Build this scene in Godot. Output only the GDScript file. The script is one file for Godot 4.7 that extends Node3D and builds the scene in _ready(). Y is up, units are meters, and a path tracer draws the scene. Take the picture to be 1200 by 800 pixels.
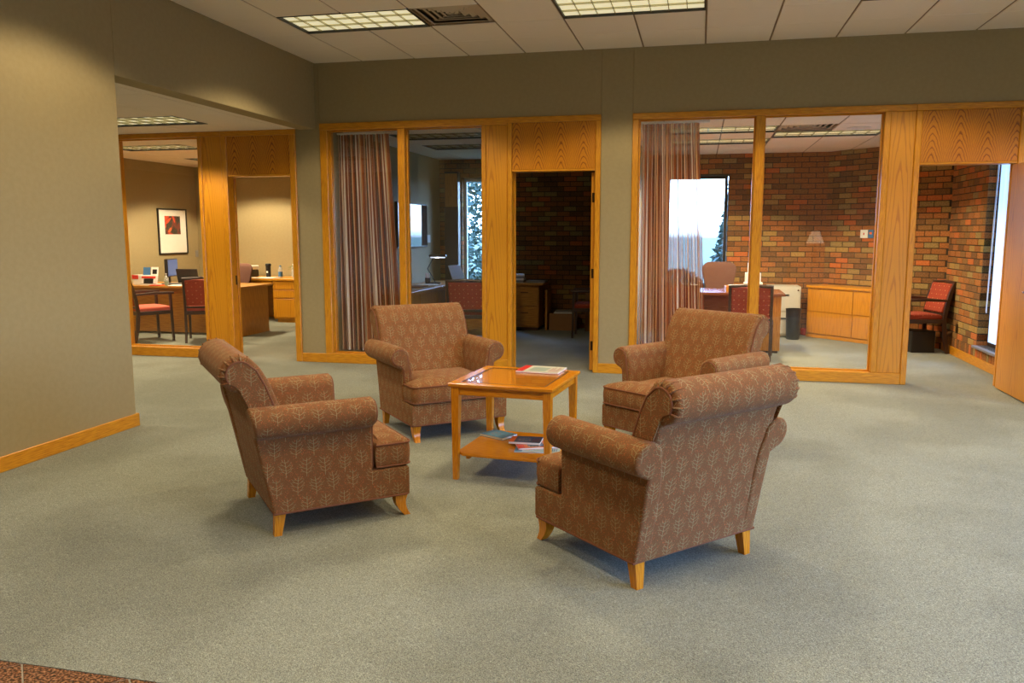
extends Node3D
# Lobby of an office building: four armchairs round a side table, glazed offices behind.
const HC := 3.35     # lobby ceiling
const HO := 2.65     # office and hall ceiling
const ZB := -4.08    # brick back wall of the offices
const EYE := Vector3(4.239, 1.491, 8.573)

var mt := {}
var cache := {}
var used := {}
var rng := RandomNumberGenerator.new()

func _ready() -> void:
	rng.seed = 7
	# ---- camera
	var cam := Camera3D.new()
	cam.name = "camera"
	cam.fov = 45.74
	cam.near = 0.05
	cam.far = 300.0
	cam.position = EYE
	cam.rotation = Vector3(-0.1334, 0.2269, 0.0)
	add_child(cam)
	cam.current = true
	# ---- sky, exposure
	var sky := ProceduralSkyMaterial.new()
	sky.sky_top_color = Color(0.50, 0.70, 1.0)
	sky.sky_horizon_color = Color(0.70, 0.85, 1.0)
	sky.ground_bottom_color = Color(0.24, 0.25, 0.22)
	sky.ground_horizon_color = Color(0.45, 0.48, 0.48)
	sky.sky_energy_multiplier = 3.5
	sky.ground_energy_multiplier = 1.0
	var env := Environment.new()
	env.background_mode = Environment.BG_SKY
	env.sky = Sky.new()
	env.sky.sky_material = sky
	env.tonemap_mode = Environment.TONE_MAPPER_LINEAR
	env.tonemap_exposure = 1.0
	env.sdfgi_enabled = true
	env.ssao_enabled = true
	env.ssil_enabled = true
	var we := WorldEnvironment.new()
	we.name = "environment"
	we.environment = env
	add_child(we)
	materials()
	shell()
	screens()
	ceilings()
	lobby()
	office_left()
	office_middle()
	office_right()
	outside()

# =====================================================================  geometry
func orient(t: PackedVector3Array) -> PackedVector3Array:
	var v := 0.0
	for i in range(0, t.size(), 3):
		v += t[i].dot(t[i + 1].cross(t[i + 2]))
	if v > 0.0:
		for i in range(0, t.size(), 3):
			var q := t[i + 1]
			t[i + 1] = t[i + 2]
			t[i + 2] = q
	return t

func quad(t: PackedVector3Array, a: Vector3, b: Vector3, c: Vector3, d: Vector3) -> void:
	t.append_array(PackedVector3Array([a, b, c, a, c, d]))

func xf(t: PackedVector3Array, tr: Transform3D) -> PackedVector3Array:
	return tr * t

func tbox(c: Vector3, s: Vector3, b := 0.0) -> PackedVector3Array:
	var t := PackedVector3Array()
	var h := s / 2.0
	b = minf(b, 0.45 * minf(s.x, minf(s.y, s.z)))
	if b <= 0.0:
		for ax in 3:
			for sg in [-1.0, 1.0]:
				var n := Vector3.ZERO
				n[ax] = sg
				var u := Vector3.ZERO
				u[(ax + 1) % 3] = 1.0
				var w := Vector3.ZERO
				w[(ax + 2) % 3] = 1.0
				quad(t, (n + u + w) * h, (n - u + w) * h, (n - u - w) * h, (n + u - w) * h)
	else:
		var P := func(f: int, x: float, y: float, z: float) -> Vector3:
			var p := Vector3(x * (h.x - b), y * (h.y - b), z * (h.z - b))
			p[f] = [x, y, z][f] * h[f]
			return p
		for ax in 3:
			var u := (ax + 1) % 3
			var w := (ax + 2) % 3
			for sg in [-1.0, 1.0]:
				var q := []
				for k in [[1.0, 1.0], [-1.0, 1.0], [-1.0, -1.0], [1.0, -1.0]]:
					var e := [0.0, 0.0, 0.0]
					e[ax] = sg
					e[u] = k[0]
					e[w] = k[1]
					q.append(P.call(ax, e[0], e[1], e[2]))
				quad(t, q[0], q[1], q[2], q[3])
			for su in [-1.0, 1.0]:
				for sw in [-1.0, 1.0]:
					var q2 := []
					for k in [[u, 1.0], [u, -1.0], [w, -1.0], [w, 1.0]]:
						var e := [0.0, 0.0, 0.0]
						e[ax] = k[1]
						e[u] = su
						e[w] = sw
						q2.append(P.call(k[0], e[0], e[1], e[2]))
					quad(t, q2[0], q2[1], q2[2], q2[3])
		for x in [-1.0, 1.0]:
			for y in [-1.0, 1.0]:
				for z in [-1.0, 1.0]:
					t.append_array(PackedVector3Array([P.call(0, x, y, z), P.call(1, x, y, z), P.call(2, x, y, z)]))
	# convex: turn every face outwards
	for i in range(0, t.size(), 3):
		var m := (t[i] + t[i + 1] + t[i + 2])
		if (t[i + 2] - t[i]).cross(t[i + 1] - t[i]).dot(m) < 0.0:
			var q := t[i + 1]
			t[i + 1] = t[i + 2]
			t[i + 2] = q
	return Transform3D(Basis(), c) * t

func bx(x0: float, x1: float, y0: float, y1: float, z0: float, z1: float, b := 0.0) -> PackedVector3Array:
	return tbox(Vector3(x0 + x1, y0 + y1, z0 + z1) / 2.0, Vector3(absf(x1 - x0), absf(y1 - y0), absf(z1 - z0)), b)

func miters(poly: PackedVector2Array) -> PackedVector2Array:
	var n := poly.size()
	var area := 0.0
	for i in n:
		area += poly[i].cross(poly[(i + 1) % n])
	var s := 1.0 if area > 0.0 else -1.0
	var out := PackedVector2Array()
	for i in n:
		var e0 := (poly[i] - poly[(i + n - 1) % n]).normalized()
		var e1 := (poly[(i + 1) % n] - poly[i]).normalized()
		var n0 := Vector2(e0.y, -e0.x) * s
		var n1 := Vector2(e1.y, -e1.x) * s
		var m := (n0 + n1).normalized()
		out.append(m / maxf(0.5, m.dot(n0)))
	return out

# extrude a 2-D outline (a, b) between two depths, with rounded rims; axis x: a=z b=y, z: a=x b=y, y: a=x b=z
func ext(poly: PackedVector2Array, rings: Array, axis: String, warp = null) -> PackedVector3Array:
	var t := PackedVector3Array()
	var mi := miters(poly)
	var n := poly.size()
	var all := []
	var flat := []
	for r in rings:
		var ring := PackedVector3Array()
		var pl := PackedVector2Array()
		for i in n:
			var p := poly[i] - mi[i] * float(r[0])
			pl.append(p)
			var v := Vector3(p.x, p.y, r[1])
			if axis == "x":
				v = Vector3(r[1], p.y, p.x)
			elif axis == "y":
				v = Vector3(p.x, r[1], p.y)
			if warp != null:
				v = warp.call(v)
			ring.append(v)
		all.append(ring)
		flat.append(pl)
	for k in all.size() - 1:
		for i in n:
			quad(t, all[k][i], all[k][(i + 1) % n], all[k + 1][(i + 1) % n], all[k + 1][i])
	var i0 := Geometry2D.triangulate_polygon(flat[0])
	for i in range(0, i0.size(), 3):
		t.append_array(PackedVector3Array([all[0][i0[i]], all[0][i0[i + 2]], all[0][i0[i + 1]]]))
	var last: int = all.size() - 1
	var i1 := Geometry2D.triangulate_polygon(flat[last])
	for i in range(0, i1.size(), 3):
		t.append_array(PackedVector3Array([all[last][i1[i]], all[last][i1[i + 1]], all[last][i1[i + 2]]]))
	# the two caps must agree with the sides
	var sides := n * 6 * (all.size() - 1)
	var area := 0.0
	for i in n:
		area += poly[i].cross(poly[(i + 1) % n])
	var tri_area := 0.0
	if i1.size() >= 3:
		tri_area = (flat[last][i1[1]] - flat[last][i1[0]]).cross(flat[last][i1[2]] - flat[last][i1[0]])
	if (area > 0.0) != (tri_area > 0.0):
		for i in range(sides, t.size(), 3):
			var q := t[i + 1]
			t[i + 1] = t[i + 2]
			t[i + 2] = q
	return orient(t)

func soft(d0: float, d1: float, b: float) -> Array:
	return [[b, d0], [b * 0.42, d0 + b * 0.18], [b * 0.1, d0 + b * 0.55], [0.0, d0 + b], [0.0, d1 - b], [b * 0.1, d1 - b * 0.55], [b * 0.42, d1 - b * 0.18], [b, d1]]

func lathe(pr: Array, n := 20, c := Vector3.ZERO) -> PackedVector3Array:
	var t := PackedVector3Array()
	var p: Array = pr.duplicate()
	if p[0][0] > 0.0:
		p.push_front([0.0, p[0][1]])
	if p[p.size() - 1][0] > 0.0:
		p.append([0.0, p[p.size() - 1][1]])
	for k in p.size() - 1:
		for i in n:
			var a0 := TAU * i / n
			var a1 := TAU * (i + 1) / n
			var q0 := Vector3(cos(a0) * p[k][0], p[k][1], sin(a0) * p[k][0])
			var q1 := Vector3(cos(a1) * p[k][0], p[k][1], sin(a1) * p[k][0])
			var q2 := Vector3(cos(a1) * p[k + 1][0], p[k + 1][1], sin(a1) * p[k + 1][0])
			var q3 := Vector3(cos(a0) * p[k + 1][0], p[k + 1][1], sin(a0) * p[k + 1][0])
			if p[k][0] > 0.0:
				t.append_array(PackedVector3Array([q0, q1, q2]))
			if p[k + 1][0] > 0.0:
				t.append_array(PackedVector3Array([q0, q2, q3]))
	return Transform3D(Basis(), c) * orient(t)

func tube(pts: Array, rad, n := 8) -> PackedVector3Array:
	var t := PackedVector3Array()
	var rings := []
	var up := Vector3.UP
	for i in pts.size():
		var d: Vector3 = (pts[mini(i + 1, pts.size() - 1)] - pts[maxi(i - 1, 0)]).normalized()
		if i == 0 and absf(d.dot(up)) > 0.9:
			up = Vector3.RIGHT
		var s := up.cross(d)
		if s.length() < 0.05:
			s = Vector3.FORWARD.cross(d)
		s = s.normalized()
		up = d.cross(s).normalized()
		var r: float = rad[i] if rad is Array else rad
		var ring := []
		for k in n:
			var a := TAU * k / n
			ring.append(pts[i] + (s * cos(a) + up * sin(a)) * r)
		rings.append(ring)
	for i in rings.size() - 1:
		for k in n:
			quad(t, rings[i][k], rings[i][(k + 1) % n], rings[i + 1][(k + 1) % n], rings[i + 1][k])
	for k in n:
		t.append_array(PackedVector3Array([pts[0], rings[0][(k + 1) % n], rings[0][k]]))
		var l: int = rings.size() - 1
		t.append_array(PackedVector3Array([pts[l], rings[l][k], rings[l][(k + 1) % n]]))
	return orient(t)

# four-sided bar whose square cross-section changes along its way: rows of [centre, half width x, half width z]
func bar(rows: Array) -> PackedVector3Array:
	var t := PackedVector3Array()
	var rings := []
	for r in rows:
		var c: Vector3 = r[0]
		rings.append([c + Vector3(-r[1], 0, -r[2]), c + Vector3(r[1], 0, -r[2]), c + Vector3(r[1], 0, r[2]), c + Vector3(-r[1], 0, r[2])])
	for i in rings.size() - 1:
		for k in 4:
			quad(t, rings[i][k], rings[i][(k + 1) % 4], rings[i + 1][(k + 1) % 4], rings[i + 1][k])
	var a = rings[0]
	var z = rings[rings.size() - 1]
	quad(t, a[3], a[2], a[1], a[0])
	quad(t, z[0], z[1], z[2], z[3])
	return orient(t)

func mesh(t: PackedVector3Array, crease := 38.0) -> ArrayMesh:
	var n := t.size() / 3
	var fn := PackedVector3Array()
	var at := {}
	for i in n:
		var v := (t[3 * i + 2] - t[3 * i]).cross(t[3 * i + 1] - t[3 * i])
		fn.append(v)
		for k in 3:
			var key := Vector3i((t[3 * i + k] * 20000.0).round())
			if not at.has(key):
				at[key] = []
			at[key].append(i)
	var nn := PackedVector3Array()
	nn.resize(t.size())
	var lim := cos(deg_to_rad(crease))
	for i in n:
		var own := fn[i].normalized()
		for k in 3:
			var s := Vector3.ZERO
			for j in at[Vector3i((t[3 * i + k] * 20000.0).round())]:
				if fn[j].normalized().dot(own) > lim:
					s += fn[j]
			nn[3 * i + k] = s.normalized() if s.length() > 1e-12 else Vector3.UP
	var ar := []
	ar.resize(Mesh.ARRAY_MAX)
	ar[Mesh.ARRAY_VERTEX] = t
	ar[Mesh.ARRAY_NORMAL] = nn
	var m := ArrayMesh.new()
	m.add_surface_from_arrays(Mesh.PRIMITIVE_TRIANGLES, ar)
	return m

# a thin printed sheet: rectangle w x h in the xy plane facing +z, with its own uv
func sheet(w: float, h: float) -> ArrayMesh:
	var key := "sheet%.4f_%.4f" % [w, h]
	if not cache.has(key):
		var ar := []
		ar.resize(Mesh.ARRAY_MAX)
		var a := Vector3(-w / 2, h / 2, 0)
		var b := Vector3(w / 2, h / 2, 0)
		var c := Vector3(w / 2, -h / 2, 0)
		var d := Vector3(-w / 2, -h / 2, 0)
		ar[Mesh.ARRAY_VERTEX] = PackedVector3Array([a, b, c, a, c, d])
		ar[Mesh.ARRAY_NORMAL] = PackedVector3Array([Vector3.BACK, Vector3.BACK, Vector3.BACK, Vector3.BACK, Vector3.BACK, Vector3.BACK])
		ar[Mesh.ARRAY_TEX_UV] = PackedVector2Array([Vector2(0, 0), Vector2(1, 0), Vector2(1, 1), Vector2(0, 0), Vector2(1, 1), Vector2(0, 1)])
		var m := ArrayMesh.new()
		m.add_surface_from_arrays(Mesh.PRIMITIVE_TRIANGLES, ar)
		cache[key] = m
	return cache[key]

func box(s: Vector3, b := 0.003) -> ArrayMesh:
	var key := "box%.4f_%.4f_%.4f_%.4f" % [s.x, s.y, s.z, b]
	if not cache.has(key):
		cache[key] = mesh(tbox(Vector3.ZERO, s, b), 20.0)
	return cache[key]

# =====================================================================  nodes
func numbered(nm: String) -> String:
	if not used.has(nm):
		used[nm] = 0
		return nm
	used[nm] += 1
	return "%s_%03d" % [nm, used[nm]]

func meta(o: Node, label: String, cat: String, group := "", kind := "") -> void:
	o.set_meta("label", label)
	o.set_meta("category", cat)
	if group:
		o.set_meta("group", group)
	if kind:
		o.set_meta("kind", kind)

func thing(nm: String, label: String, cat: String, at := Vector3.ZERO, turn := 0.0, group := "", kind := "") -> Node3D:
	var o := Node3D.new()
	o.name = numbered(nm)
	add_child(o)
	o.position = at
	o.rotation.y = turn
	meta(o, label, cat, group, kind)
	return o

func part(p: Node, nm: String, me: Mesh, m: Material, at := Vector3.ZERO, rot := Vector3.ZERO) -> MeshInstance3D:
	var o := MeshInstance3D.new()
	o.name = nm
	o.mesh = me
	o.material_override = null
	for i in me.get_surface_count():
		o.set_surface_override_material(i, m)
	p.add_child(o, true)
	o.position = at
	o.rotation = rot
	return o

# a chamfered box part given by its limits
func slab(p: Node, nm: String, m: Material, x0: float, x1: float, y0: float, y1: float, z0: float, z1: float, b := 0.003) -> MeshInstance3D:
	return part(p, nm, box(Vector3(x1 - x0, y1 - y0, z1 - z0), b), m, Vector3(x0 + x1, y0 + y1, z0 + z1) / 2.0)

func solo(nm: String, me: Mesh, m: Material, label: String, cat: String, at := Vector3.ZERO, turn := 0.0, group := "", kind := "") -> MeshInstance3D:
	var o := part(self, numbered(nm), me, m, at, Vector3(0, turn, 0))
	meta(o, label, cat, group, kind)
	return o

func facing(fx: float, fz: float) -> float:
	return atan2(fx, fz)

# =====================================================================  materials
func plain(nm: String, c: Color, rough := 0.6, metal := 0.0) -> StandardMaterial3D:
	var m := StandardMaterial3D.new()
	m.resource_name = nm
	m.albedo_color = c
	m.roughness = rough
	m.metallic = metal
	mt[nm] = m
	return m

func rgb8(r: int, g: int, b: int) -> Color:
	return Color(r / 255.0, g / 255.0, b / 255.0)

func noise_tex(freq: float, ramp: Array, seed_: int, size := 512, oct := 4, type := FastNoiseLite.TYPE_SIMPLEX_SMOOTH) -> NoiseTexture2D:
	var n := FastNoiseLite.new()
	n.seed = seed_
	n.frequency = freq
	n.noise_type = type
	n.fractal_octaves = oct
	var t := NoiseTexture2D.new()
	t.width = size
	t.height = size
	t.seamless = true
	t.noise = n
	if ramp.size():
		var g := Gradient.new()
		var off := PackedFloat32Array()
		var col := PackedColorArray()
		for r in ramp:
			off.append(r[0])
			col.append(r[1])
		g.offsets = off
		g.colors = col
		t.color_ramp = g
	return t

func grained(nm: String, tex: Texture2D, scale: Vector3, rough := 0.4, world := true) -> StandardMaterial3D:
	var m := plain(nm, Color.WHITE, rough)
	m.albedo_texture = tex
	m.uv1_triplanar = true
	m.uv1_world_triplanar = world
	m.uv1_scale = scale
	m.uv1_triplanar_sharpness = 8.0
	return m

func put_px(d: PackedByteArray, w: int, x: int, y: int, c: Color, a := 1.0) -> void:
	x = posmod(x, w)
	y = posmod(y, w)
	var i := (y * w + x) * 3
	d[i] = int(lerpf(d[i], c.r * 255.0, a))
	d[i + 1] = int(lerpf(d[i + 1], c.g * 255.0, a))
	d[i + 2] = int(lerpf(d[i + 2], c.b * 255.0, a))

func stroke(d: PackedByteArray, w: int, p: Vector2, q: Vector2, c: Color, r := 1.0) -> void:
	var n := int(p.distance_to(q)) + 1
	for i in n + 1:
		var s := p.lerp(q, float(i) / n)
		for dx in range(-1, 2):
			for dy in range(-1, 2):
				var e := Vector2(floor(s.x) + dx, floor(s.y) + dy)
				var k := clampf(r + 0.5 - e.distance_to(s - Vector2(0.5, 0.5)), 0.0, 1.0)
				if k > 0.0:
					put_px(d, w, int(e.x), int(e.y), c, k * 0.85)

func fabric_tex() -> ImageTexture:
	var w := 512
	var d := PackedByteArray()
	d.resize(w * w * 3)
	var g := RandomNumberGenerator.new()
	g.seed = 3
	for i in w * w:
		var k := g.randf()
		var c := Color(0.405, 0.232, 0.112).lerp(Color(0.545, 0.322, 0.155), k)
		if g.randf() < 0.20:
			c = Color(0.47, 0.40, 0.22)
		d[i * 3] = int(c.r * 255)
		d[i * 3 + 1] = int(c.g * 255)
		d[i * 3 + 2] = int(c.b * 255)
	for i in 800:
		var x := g.randi_range(0, w - 1)
		var y := g.randi_range(0, w - 1)
		for dx in 4:
			for dy in 4:
				if (dx - 1.5) * (dx - 1.5) + (dy - 1.5) * (dy - 1.5) < 4.0:
					put_px(d, w, x + dx, y + dy, Color(0.84, 0.42, 0.22), 0.85)
	var line := Color(0.62, 0.58, 0.43)
	for row in 4:
		for col in 4:
			var root := Vector2(col * 128 + (64 if row % 2 else 0) + g.randf_range(-10, 10), row * 128 + 122 + g.randf_range(-8, 8))
			var bend := g.randf_range(-9, 9)
			var prev := root
			for k in 5:
				var p := root + Vector2(bend * k * k / 16.0, -25.0 * (k + 1))
				stroke(d, w, prev, p, line, 1.2)
				if k < 4:
					var ln := 58.0 - 11.0 * absf(k - 1.0)
					for s in [-1.0, 1.0]:
						var q := p + Vector2(g.randf_range(-2, 2), g.randf_range(-7, 7))
						var mid := q + Vector2(s * ln * 0.45, -ln * 0.22)
						var tip := q + Vector2(s * ln * 0.78, -ln * 0.66) + Vector2(g.randf_range(-5, 5), g.randf_range(-5, 5))
						stroke(d, w, q, mid, line, 1.0)
						stroke(d, w, mid, tip, line, 0.9)
						stroke(d, w, mid, mid + Vector2(s * ln * 0.34, -ln * 0.06), line, 0.8)
				prev = p
	var im := Image.create_from_data(w, w, false, Image.FORMAT_RGB8, d)
	return ImageTexture.create_from_image(im)

# plain-sliced veneer: rows of pointed cathedral figures
func veneer_tex(base: Color, dark: Color, leaves: int, seed_: int) -> ImageTexture:
	var w := 512
	var n := FastNoiseLite.new()
	n.seed = seed_
	n.frequency = 0.02
	var f := FastNoiseLite.new()
	f.seed = seed_ + 1
	f.frequency = 0.12
	var d := PackedByteArray()
	d.resize(w * w * 3)
	for y in w:
		for x in w:
			var u := fposmod(float(x) / w * leaves, 1.0) - 0.5
			var v := float(y) / w
			var wob := n.get_noise_2d(x * 0.7, y * 0.35) * 0.45
			var e := v * 7.0 - pow(absf(u) * 2.0, 1.5) * 5.0 + wob
			var ring := fposmod(e, 1.0)
			var k := smoothstep(0.62, 0.86, ring) * (1.0 - smoothstep(0.90, 1.0, ring))
			k *= 0.35 + 0.65 * smoothstep(1.05, 0.25, absf(u) * 2.0)
			k += 0.22 * (f.get_noise_2d(x * 3.0, y * 0.16) + 0.3)
			var c := base.lerp(dark, clampf(k, 0.0, 1.0))
			var i := (y * w + x) * 3
			d[i] = int(c.r * 255)
			d[i + 1] = int(c.g * 255)
			d[i + 2] = int(c.b * 255)
	return ImageTexture.create_from_image(Image.create_from_data(w, w, false, Image.FORMAT_RGB8, d))

func curtain_tex() -> ImageTexture:
	var w := 256
	var im := Image.create(w, 4, false, Image.FORMAT_RGBA8)
	var g := RandomNumberGenerator.new()
	g.seed = 12
	var x := 0
	var pal := [rgb8(176, 98, 44), rgb8(150, 78, 34), rgb8(206, 160, 116), rgb8(150, 96, 70), rgb8(126, 62, 28), rgb8(236, 216, 196)]
	while x < w:
		var c: Color = pal[g.randi_range(0, 5)]
		var a := g.randf_range(0.62, 0.94)
		for k in g.randi_range(2, 7):
			if x < w:
				for y in 4:
					im.set_pixel(x, y, Color(c.r, c.g, c.b, a))
				x += 1
	return ImageTexture.create_from_image(im)

func blotches(w: int, h: int, back: Color, cols: Array, n: int, seed_: int) -> ImageTexture:
	var im := Image.create(w, h, false, Image.FORMAT_RGB8)
	im.fill(back)
	var g := RandomNumberGenerator.new()
	g.seed = seed_
	for k in n:
		var c: Color = cols[g.randi_range(0, cols.size() - 1)]
		var p := Vector2(g.randf() * w, g.randf() * h)
		var a := g.randf() * PI
		var l := g.randf_range(0.12, 0.30) * w
		var b := l * g.randf_range(0.22, 0.45)
		for y in range(maxi(0, int(p.y - l)), mini(h, int(p.y + l))):
			for x in range(maxi(0, int(p.x - l)), mini(w, int(p.x + l))):
				var q := (Vector2(x, y) - p).rotated(a)
				if absf(q.y) < b * (1.0 - pow(absf(q.x) / l, 2.0)):
					im.set_pixel(x, y, c.lerp(Color.BLACK, 0.25 * absf(q.y) / b))
	return ImageTexture.create_from_image(im)

# carpet loops: random tufts, each a few pixels wide; repeats without a seam
func loops_tex(w: int, base: Color, spread: float, seed_: int, rounds: int) -> ImageTexture:
	var g := RandomNumberGenerator.new()
	g.seed = seed_
	var a := PackedFloat32Array()
	a.resize(w * w)
	for i in w * w:
		a[i] = g.randf()
	for k in rounds:
		var b := PackedFloat32Array()
		b.resize(w * w)
		for y in w:
			for x in w:
				b[y * w + x] = 0.4 * a[y * w + x] + 0.15 * (a[y * w + (x + 1) % w] + a[y * w + posmod(x - 1, w)] + a[((y + 1) % w) * w + x] + a[posmod(y - 1, w) * w + x])
		a = b
	var d := PackedByteArray()
	d.resize(w * w * 3)
	for i in w * w:
		var k := clampf(1.0 + (a[i] - 0.5) * spread, 0.2, 1.9)
		var h := (g.randf() - 0.5) * 0.05
		d[i * 3] = int(clampf(base.r * k + h, 0.0, 1.0) * 255)
		d[i * 3 + 1] = int(clampf(base.g * k, 0.0, 1.0) * 255)
		d[i * 3 + 2] = int(clampf(base.b * k - h, 0.0, 1.0) * 255)
	return ImageTexture.create_from_image(Image.create_from_data(w, w, false, Image.FORMAT_RGB8, d))

# a printed cover: ground, a band, a picture block and thin lines of type
func cover(nm: String, ground: Color, band: Color, pic: Color, pic2: Color, seed_: int) -> StandardMaterial3D:
	var im := Image.create(96, 128, false, Image.FORMAT_RGB8)
	im.fill(ground)
	im.fill_rect(Rect2i(0, 0, 96, 22), band)
	var g := RandomNumberGenerator.new()
	g.seed = seed_
	im.fill_rect(Rect2i(12, 34, 60, 52), pic)
	for k in 26:
		im.fill_rect(Rect2i(g.randi_range(12, 62), g.randi_range(34, 80), g.randi_range(3, 10), g.randi_range(2, 6)), pic2.lerp(pic, g.randf()))
	for k in 5:
		im.fill_rect(Rect2i(12, 94 + k * 6, g.randi_range(30, 74), 2), band.darkened(0.3))
	var m := plain(nm, Color.WHITE, 0.3)
	m.albedo_texture = ImageTexture.create_from_image(im)
	return m

func materials() -> void:
	# painted plaster
	var wall := grained("wall_paint", noise_tex(0.05, [[0.0, rgb8(151, 135, 97)], [1.0, rgb8(158, 142, 104)]], 2, 256), Vector3(1.5, 1.5, 1.5), 0.75)
	wall.heightmap_enabled = true
	wall.heightmap_texture = noise_tex(0.2, [], 21, 256)
	wall.heightmap_scale = 0.03
	plain("tile_grid", rgb8(132, 110, 84), 0.6)
	var tile := grained("ceiling_tile", noise_tex(0.35, [[0.0, rgb8(212, 201, 186)], [0.35, rgb8(236, 226, 212)], [1.0, rgb8(242, 232, 218)]], 4, 256, 3), Vector3(3.1, 3.1, 3.1), 0.95)
	tile.heightmap_enabled = true
	tile.heightmap_texture = noise_tex(0.3, [], 5, 256)
	tile.heightmap_scale = 0.12
	# carpet: coarse loops over slow patches of wear
	var loops := loops_tex(512, rgb8(133, 137, 126), 1.25, 9, 2)
	var carpet := grained("carpet", loops, Vector3(1.7, 1.7, 1.7), 1.0)
	carpet.heightmap_enabled = true
	carpet.heightmap_texture = loops
	carpet.heightmap_scale = 0.5
	carpet.detail_enabled = true
	carpet.detail_albedo = noise_tex(0.012, [[0.25, rgb8(232, 231, 228)], [0.65, Color.WHITE]], 31, 256, 4)
	carpet.detail_blend_mode = BaseMaterial3D.BLEND_MODE_MUL
	carpet.detail_uv_layer = BaseMaterial3D.DETAIL_UV_2
	carpet.uv2_triplanar = true
	carpet.uv2_world_triplanar = true
	carpet.uv2_scale = Vector3(0.22, 0.22, 0.22)
	carpet.rim_enabled = true
	carpet.rim = 0.12
	# oak: straight grain up, along x and along z; veneer with cathedral figure
	var oak_ramp := [[0.0, rgb8(158, 96, 12)], [0.32, rgb8(194, 126, 18)], [0.62, rgb8(206, 140, 24)], [1.0, rgb8(224, 162, 38)]]
	var oak := noise_tex(0.03, oak_ramp, 14, 512, 4)
	for k in [["oak_up", Vector3(7, 0.45, 7)], ["oak_x", Vector3(0.45, 7, 7)], ["oak_z", Vector3(7, 7, 0.45)]]:
		var m := grained(k[0], oak, k[1], 0.38)
		m.clearcoat_enabled = true
		m.clearcoat = 0.25
		m.clearcoat_roughness = 0.25
	var ven := grained("oak_veneer", veneer_tex(rgb8(196, 126, 20), rgb8(132, 72, 8), 4, 5), Vector3(1.05, 2.0, 1.05), 0.36)
	ven.uv1_offset = Vector3(0.2, 0.3, 0)
	var ven2 := grained("oak_plank", veneer_tex(rgb8(206, 140, 24), rgb8(180, 112, 16), 2, 8), Vector3(1.6, 0.28, 1.6), 0.36)
	ven2.clearcoat_enabled = true
	ven2.clearcoat = 0.2
	# cherry of the side table and the chair legs
	var cherry := noise_tex(0.03, [[0.0, rgb8(182, 106, 16)], [0.5, rgb8(208, 130, 22)], [1.0, rgb8(222, 150, 34)]], 17, 512, 4)
	for k in [["cherry_up", Vector3(9, 0.7, 9)], ["cherry_x", Vector3(0.7, 9, 9)], ["cherry_z", Vector3(9, 9, 0.7)]]:
		var m := grained(k[0], cherry, k[1], 0.22, false)
		m.clearcoat_enabled = true
		m.clearcoat = 0.3
		m.clearcoat_roughness = 0.12
	var desk := noise_tex(0.03, [[0.0, rgb8(154, 98, 32)], [0.5, rgb8(182, 124, 46)], [1.0, rgb8(200, 144, 60)]], 23, 256, 4)
	grained("desk_x", desk, Vector3(0.6, 8, 8), 0.35)
	grained("desk_up", desk, Vector3(8, 0.6, 8), 0.35)
	var dk := noise_tex(0.03, [[0.0, rgb8(96, 54, 32)], [0.5, rgb8(122, 72, 44)], [1.0, rgb8(140, 88, 56)]], 24, 256, 4)
	grained("walnut_x", dk, Vector3(0.6, 8, 8), 0.25)
	# chair cloth
	var fab := grained("chair_cloth", fabric_tex(), Vector3(2.6, 2.6, 2.6), 0.95, false)
	fab.uv1_triplanar_sharpness = 6.0
	fab.heightmap_enabled = true
	fab.heightmap_texture = noise_tex(0.35, [], 40, 256, 2)
	fab.heightmap_scale = 0.10
	fab.rim_enabled = true
	fab.rim = 0.08
	fab.rim_tint = 0.5
	plain("chair_piping", rgb8(120, 72, 46), 0.9)
	# guest chair cloth: red with small light dots
	var im := Image.create(64, 64, false, Image.FORMAT_RGB8)
	im.fill(rgb8(150, 58, 34))
	for p in [Vector2i(8, 8), Vector2i(40, 40)]:
		im.fill_rect(Rect2i(p.x, p.y, 7, 7), rgb8(202, 144, 92))
	for p in [Vector2i(40, 8), Vector2i(8, 40)]:
		im.fill_rect(Rect2i(p.x, p.y, 6, 6), rgb8(188, 84, 48))
	grained("red_cloth", ImageTexture.create_from_image(im), Vector3(9, 9, 9), 0.95, false)
	plain("espresso", rgb8(66, 44, 34), 0.35)
	plain("pink_cloth", rgb8(204, 98, 78), 0.95)
	# glass
	var gl := plain("glass", Color(0.9, 0.95, 0.93, 0.004), 0.0)
	gl.transparency = BaseMaterial3D.TRANSPARENCY_ALPHA
	gl.metallic_specular = 0.42
	var cl := plain("clear_plastic", Color(0.86, 0.92, 0.95, 0.25), 0.05)
	cl.transparency = BaseMaterial3D.TRANSPARENCY_ALPHA
	var cur := plain("curtain", Color.WHITE, 0.95)
	cur.albedo_texture = curtain_tex()
	cur.transparency = BaseMaterial3D.TRANSPARENCY_ALPHA
	cur.cull_mode = BaseMaterial3D.CULL_DISABLED
	cur.backlight_enabled = true
	cur.backlight = Color(0.55, 0.5, 0.45)
	# brick and mortar
	plain("mortar", rgb8(62, 50, 36), 0.95)
	var bc := [rgb8(160, 98, 42), rgb8(144, 90, 38), rgb8(130, 90, 40), rgb8(156, 122, 60), rgb8(114, 76, 36), rgb8(180, 96, 38), rgb8(142, 116, 64)]
	for i in bc.size():
		var c: Color = bc[i]
		grained("brick_%d" % i, noise_tex(0.06, [[0.0, c.darkened(0.28)], [0.45, c], [1.0, c.lightened(0.1)]], 60 + i, 128, 4), Vector3(6, 6, 6), 0.9)
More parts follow.
